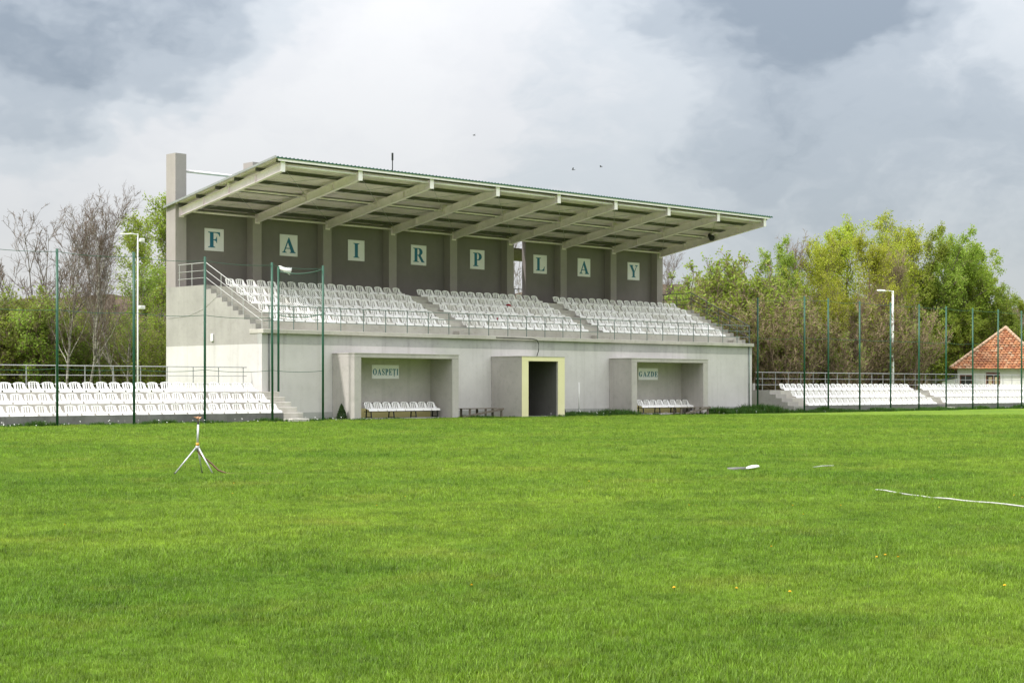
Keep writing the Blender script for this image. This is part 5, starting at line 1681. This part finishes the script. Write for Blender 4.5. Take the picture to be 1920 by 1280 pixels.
rng = np.random.RandomState(77)
pts, scl = [], []
C2 = np.array([-39.524, -54.942])
for d0, d1, dens, s0 in ((3.5, 12, 1000, 0.9), (12, 20, 560, 1.05), (20, 32, 230, 1.3), (32, 46, 110, 1.6), (46, 80, 50, 1.8)):
    area = 0.42 * (d1 * d1 - d0 * d0)
    n = int(area * dens)
    d = np.sqrt(rng.uniform(d0 * d0, d1 * d1, n))
    t = rng.uniform(-0.42, 0.42, n)
    P2_ = C2 + fwv[None] * d[:, None] + rtv[None] * (d * t)[:, None]
    # keep off the buildings and stop at the terraces
    ok = (P2_[:, 1] < -2.15) | ((P2_[:, 0] > 9.7) & (P2_[:, 0] < 12.9) & (P2_[:, 1] < -0.1)) | ((P2_[:, 0] > 15.95) & (P2_[:, 0] < 21.1) & (P2_[:, 1] < -0.1)) | \
         ((P2_[:, 0] > 27.3) & (P2_[:, 0] < 33.8) & (P2_[:, 1] < -0.1)) | ((P2_[:, 0] > 0.8) & (P2_[:, 0] < 3.5) & (P2_[:, 1] < -0.1)) | ((P2_[:, 0] > 3.5) & (P2_[:, 0] < 9.7) & (P2_[:, 1] < -1.6))
    P2_ = P2_[ok]
    # uneven growth: taller and thinner patches
    gx = np.sin(P2_[:, 0] * 1.7 + 1.3 * np.sin(P2_[:, 1] * 0.9)) * np.sin(P2_[:, 1] * 1.4 + 1.1 * np.sin(P2_[:, 0] * 0.6))
    s = s0 * (0.95 + 0.30 * gx) * rng.uniform(0.65, 1.3, len(P2_))
    pts.append(np.c_[P2_, np.zeros(len(P2_))])
    scl.append(s)
pts = np.concatenate(pts)
scl = np.concatenate(scl)
protos = [tuft('lawn_tuft', 30 + i, 16, 0.036, 0.0042, 0.05, 'grass_blade', 0.8) for i in range(5)]
scatter('grass', pts, scl, protos, 'short mown grass covering the pitch', 'grass', 1)

# rank weeds along the foot of walls and fences
wp, ws = [], []


def weeds(x0, x1, y, spread, n, s0, s1):
    x = rng.uniform(x0, x1, n)
    lump = 0.6 + 0.4 * np.sin(x * 1.9 + 0.7) * np.sin(x * 0.73)
    wp.append(np.c_[x, y + rng.randn(n) * spread, np.zeros(n)])
    ws.append(rng.uniform(s0, s1, n) * lump)


weeds(-16, -0.5, -2.25, 0.09, 1100, 0.35, 1.0)
weeds(-0.5, 3.5, -2.5, 0.2, 260, 0.3, 0.8)
weeds(0.7, 3.4, -0.3, 0.12, 160, 0.3, 0.8)
weeds(3.4, 9.6, -1.62, 0.06, 320, 0.25, 0.6)
weeds(9.7, 13.0, -1.7, 0.4, 300, 0.25, 0.7)
weeds(13.0, 16.0, -2.3, 0.12, 140, 0.25, 0.6)
weeds(16.0, 21.2, -1.3, 0.55, 900, 0.6, 1.5)
weeds(21.2, 27.3, -1.85, 0.12, 350, 0.25, 0.7)
weeds(27.3, 34.6, -1.3, 0.6, 2400, 0.6, 2.0)
weeds(35.2, 36.4, -2.35, 0.15, 200, 0.9, 1.9)
weeds(16.0, 19.0, -1.2, 0.5, 700, 0.8, 1.6)
weeds(33.5, 66, -2.35, 0.10, 2200, 0.4, 1.2)
weeds(34.0, 50, -2.9, 0.25, 1200, 0.5, 1.0)
wprotos = [tuft('weed_tuft', 50 + i, 16, 0.24, 0.016, 0.06, 'leaf_weed', 0.8) for i in range(3)]
scatter('weeds', np.concatenate(wp), np.concatenate(ws), wprotos, 'dark green weeds along the foot of the walls', 'weeds', 2)

# daisies in the weeds
vs, fs = [], []
for i in range(130):
    q = random.random()
    if q < 0.45:
        x, y = random.uniform(-14, 4), random.gauss(-2.45, 0.25)
    elif q < 0.7:
        x, y = random.uniform(16, 33), random.gauss(-1.9, 0.5)
    else:
        x, y = random.uniform(9, 66), random.gauss(-2.8, 0.25)
    r_ = random.uniform(0.012, 0.024)
    z = random.uniform(0.06, 0.2)
    b = len(vs)
    vs += [(x + r_ * math.cos(t), y + r_ * math.sin(t) - 0.01, z + 0.5 * r_ * math.sin(t)) for t in np.linspace(0, 2 * math.pi, 7)[:-1]] + [(x, y - 0.01, z + 0.01)]
    fs += [(b + j, b + (j + 1) % 6, b + 6) for j in range(6)]
    vs += [(x - .003, y, 0), (x + .003, y, 0), (x, y, z)]
    fs.append((b + 7, b + 8, b + 9))
tag(obj('daisies', vs, fs, 'petal_white'), 'tiny white daisies scattered along the edge of the pitch', 'flowers', kind='stuff')

# dandelions on the pitch
DAN = [(-28.074, -47.604), (-28.138, -47.769), (-28.26, -47.649), (-28.171, -46.541), (-23.151, -45.148), (-23.671, -44.184), (-24.061, -43.801), (-25.057, -44.651), (-14.328, -39.122), (-18.13, -42.037), (-20.574, -44.691),
       (-20.954, -44.996), (-29.23, -49.298), (-24.86, -42.901), (-24.863, -43.014), (-27.49, -40.438), (-26.14, -35.645), (-27.446, -37.528), (-21.328, -20.617), (-22.674, -22.692), (-22.741, -25.954), (-31.851, -46.727), (-22.154, -38.838),
       (-26.259, -39.525), (-30.944, -47.78), (-30.691, -48.108), (-30.572, -48.462), (-31.377, -40.299)]
fl_v, fl_f = [], []
for layer, (r_, z) in enumerate(((0.022, 0.0), (0.017, 0.006), (0.010, 0.010))):
    for j in range(14):
        a = 2 * math.pi * (j + 0.5 * layer) / 14
        b = len(fl_v)
        c_, s_ = math.cos(a), math.sin(a)
        fl_v += [(0, 0, z - 0.002), (r_ * .6 * c_ - .003 * s_, r_ * .6 * s_ + .003 * c_, z + .003), (r_ * c_, r_ * s_, z + .004), (r_ * .6 * c_ + .003 * s_, r_ * .6 * s_ - .003 * c_, z + .003)]
        fl_f.append((b, b + 1, b + 2, b + 3))
fm_ = bpy.data.meshes.new('flower_head')
fm_.from_pydata(fl_v, [], fl_f)
fm_.materials.append(MATS['petal_yellow'])
sm_ = bpy.data.meshes.new('stem')
s_mb = MB().tube([(0, 0, 0), (0.003, 0.002, 0.06)], 0.0025, 5)
sm_.from_pydata(s_mb.v, [], s_mb.f)
sm_.materials.append(MATS['leaf_weed'])
bearing = lambda q: ((q[0] + 39.524) * rtv[0] + (q[1] + 54.942) * rtv[1]) / ((q[0] + 39.524) * fwv[0] + (q[1] + 54.942) * fwv[1])
for n_, (x, y) in enumerate(sorted(DAN, key=bearing)):
    T = empty('dandelion', (x, y, 0), 'small yellow dandelion in the short grass of the pitch, %s from left' % ORD[n_], 'flower', 'dandelions on the pitch')
    T.scale = (0.58, 0.58, 0.58)
    T.rotation_euler = (R(random.uniform(-14, 14)), R(random.uniform(-14, 14)), random.uniform(0, 6))
    for nm, me, z in (('flower_head', fm_, 0.062), ('stem', sm_, 0)):
        o = bpy.data.objects.new(nm, me)
        o.parent = T
        o.location = (0.003 if z else 0, 0, z)
        COL.objects.link(o)
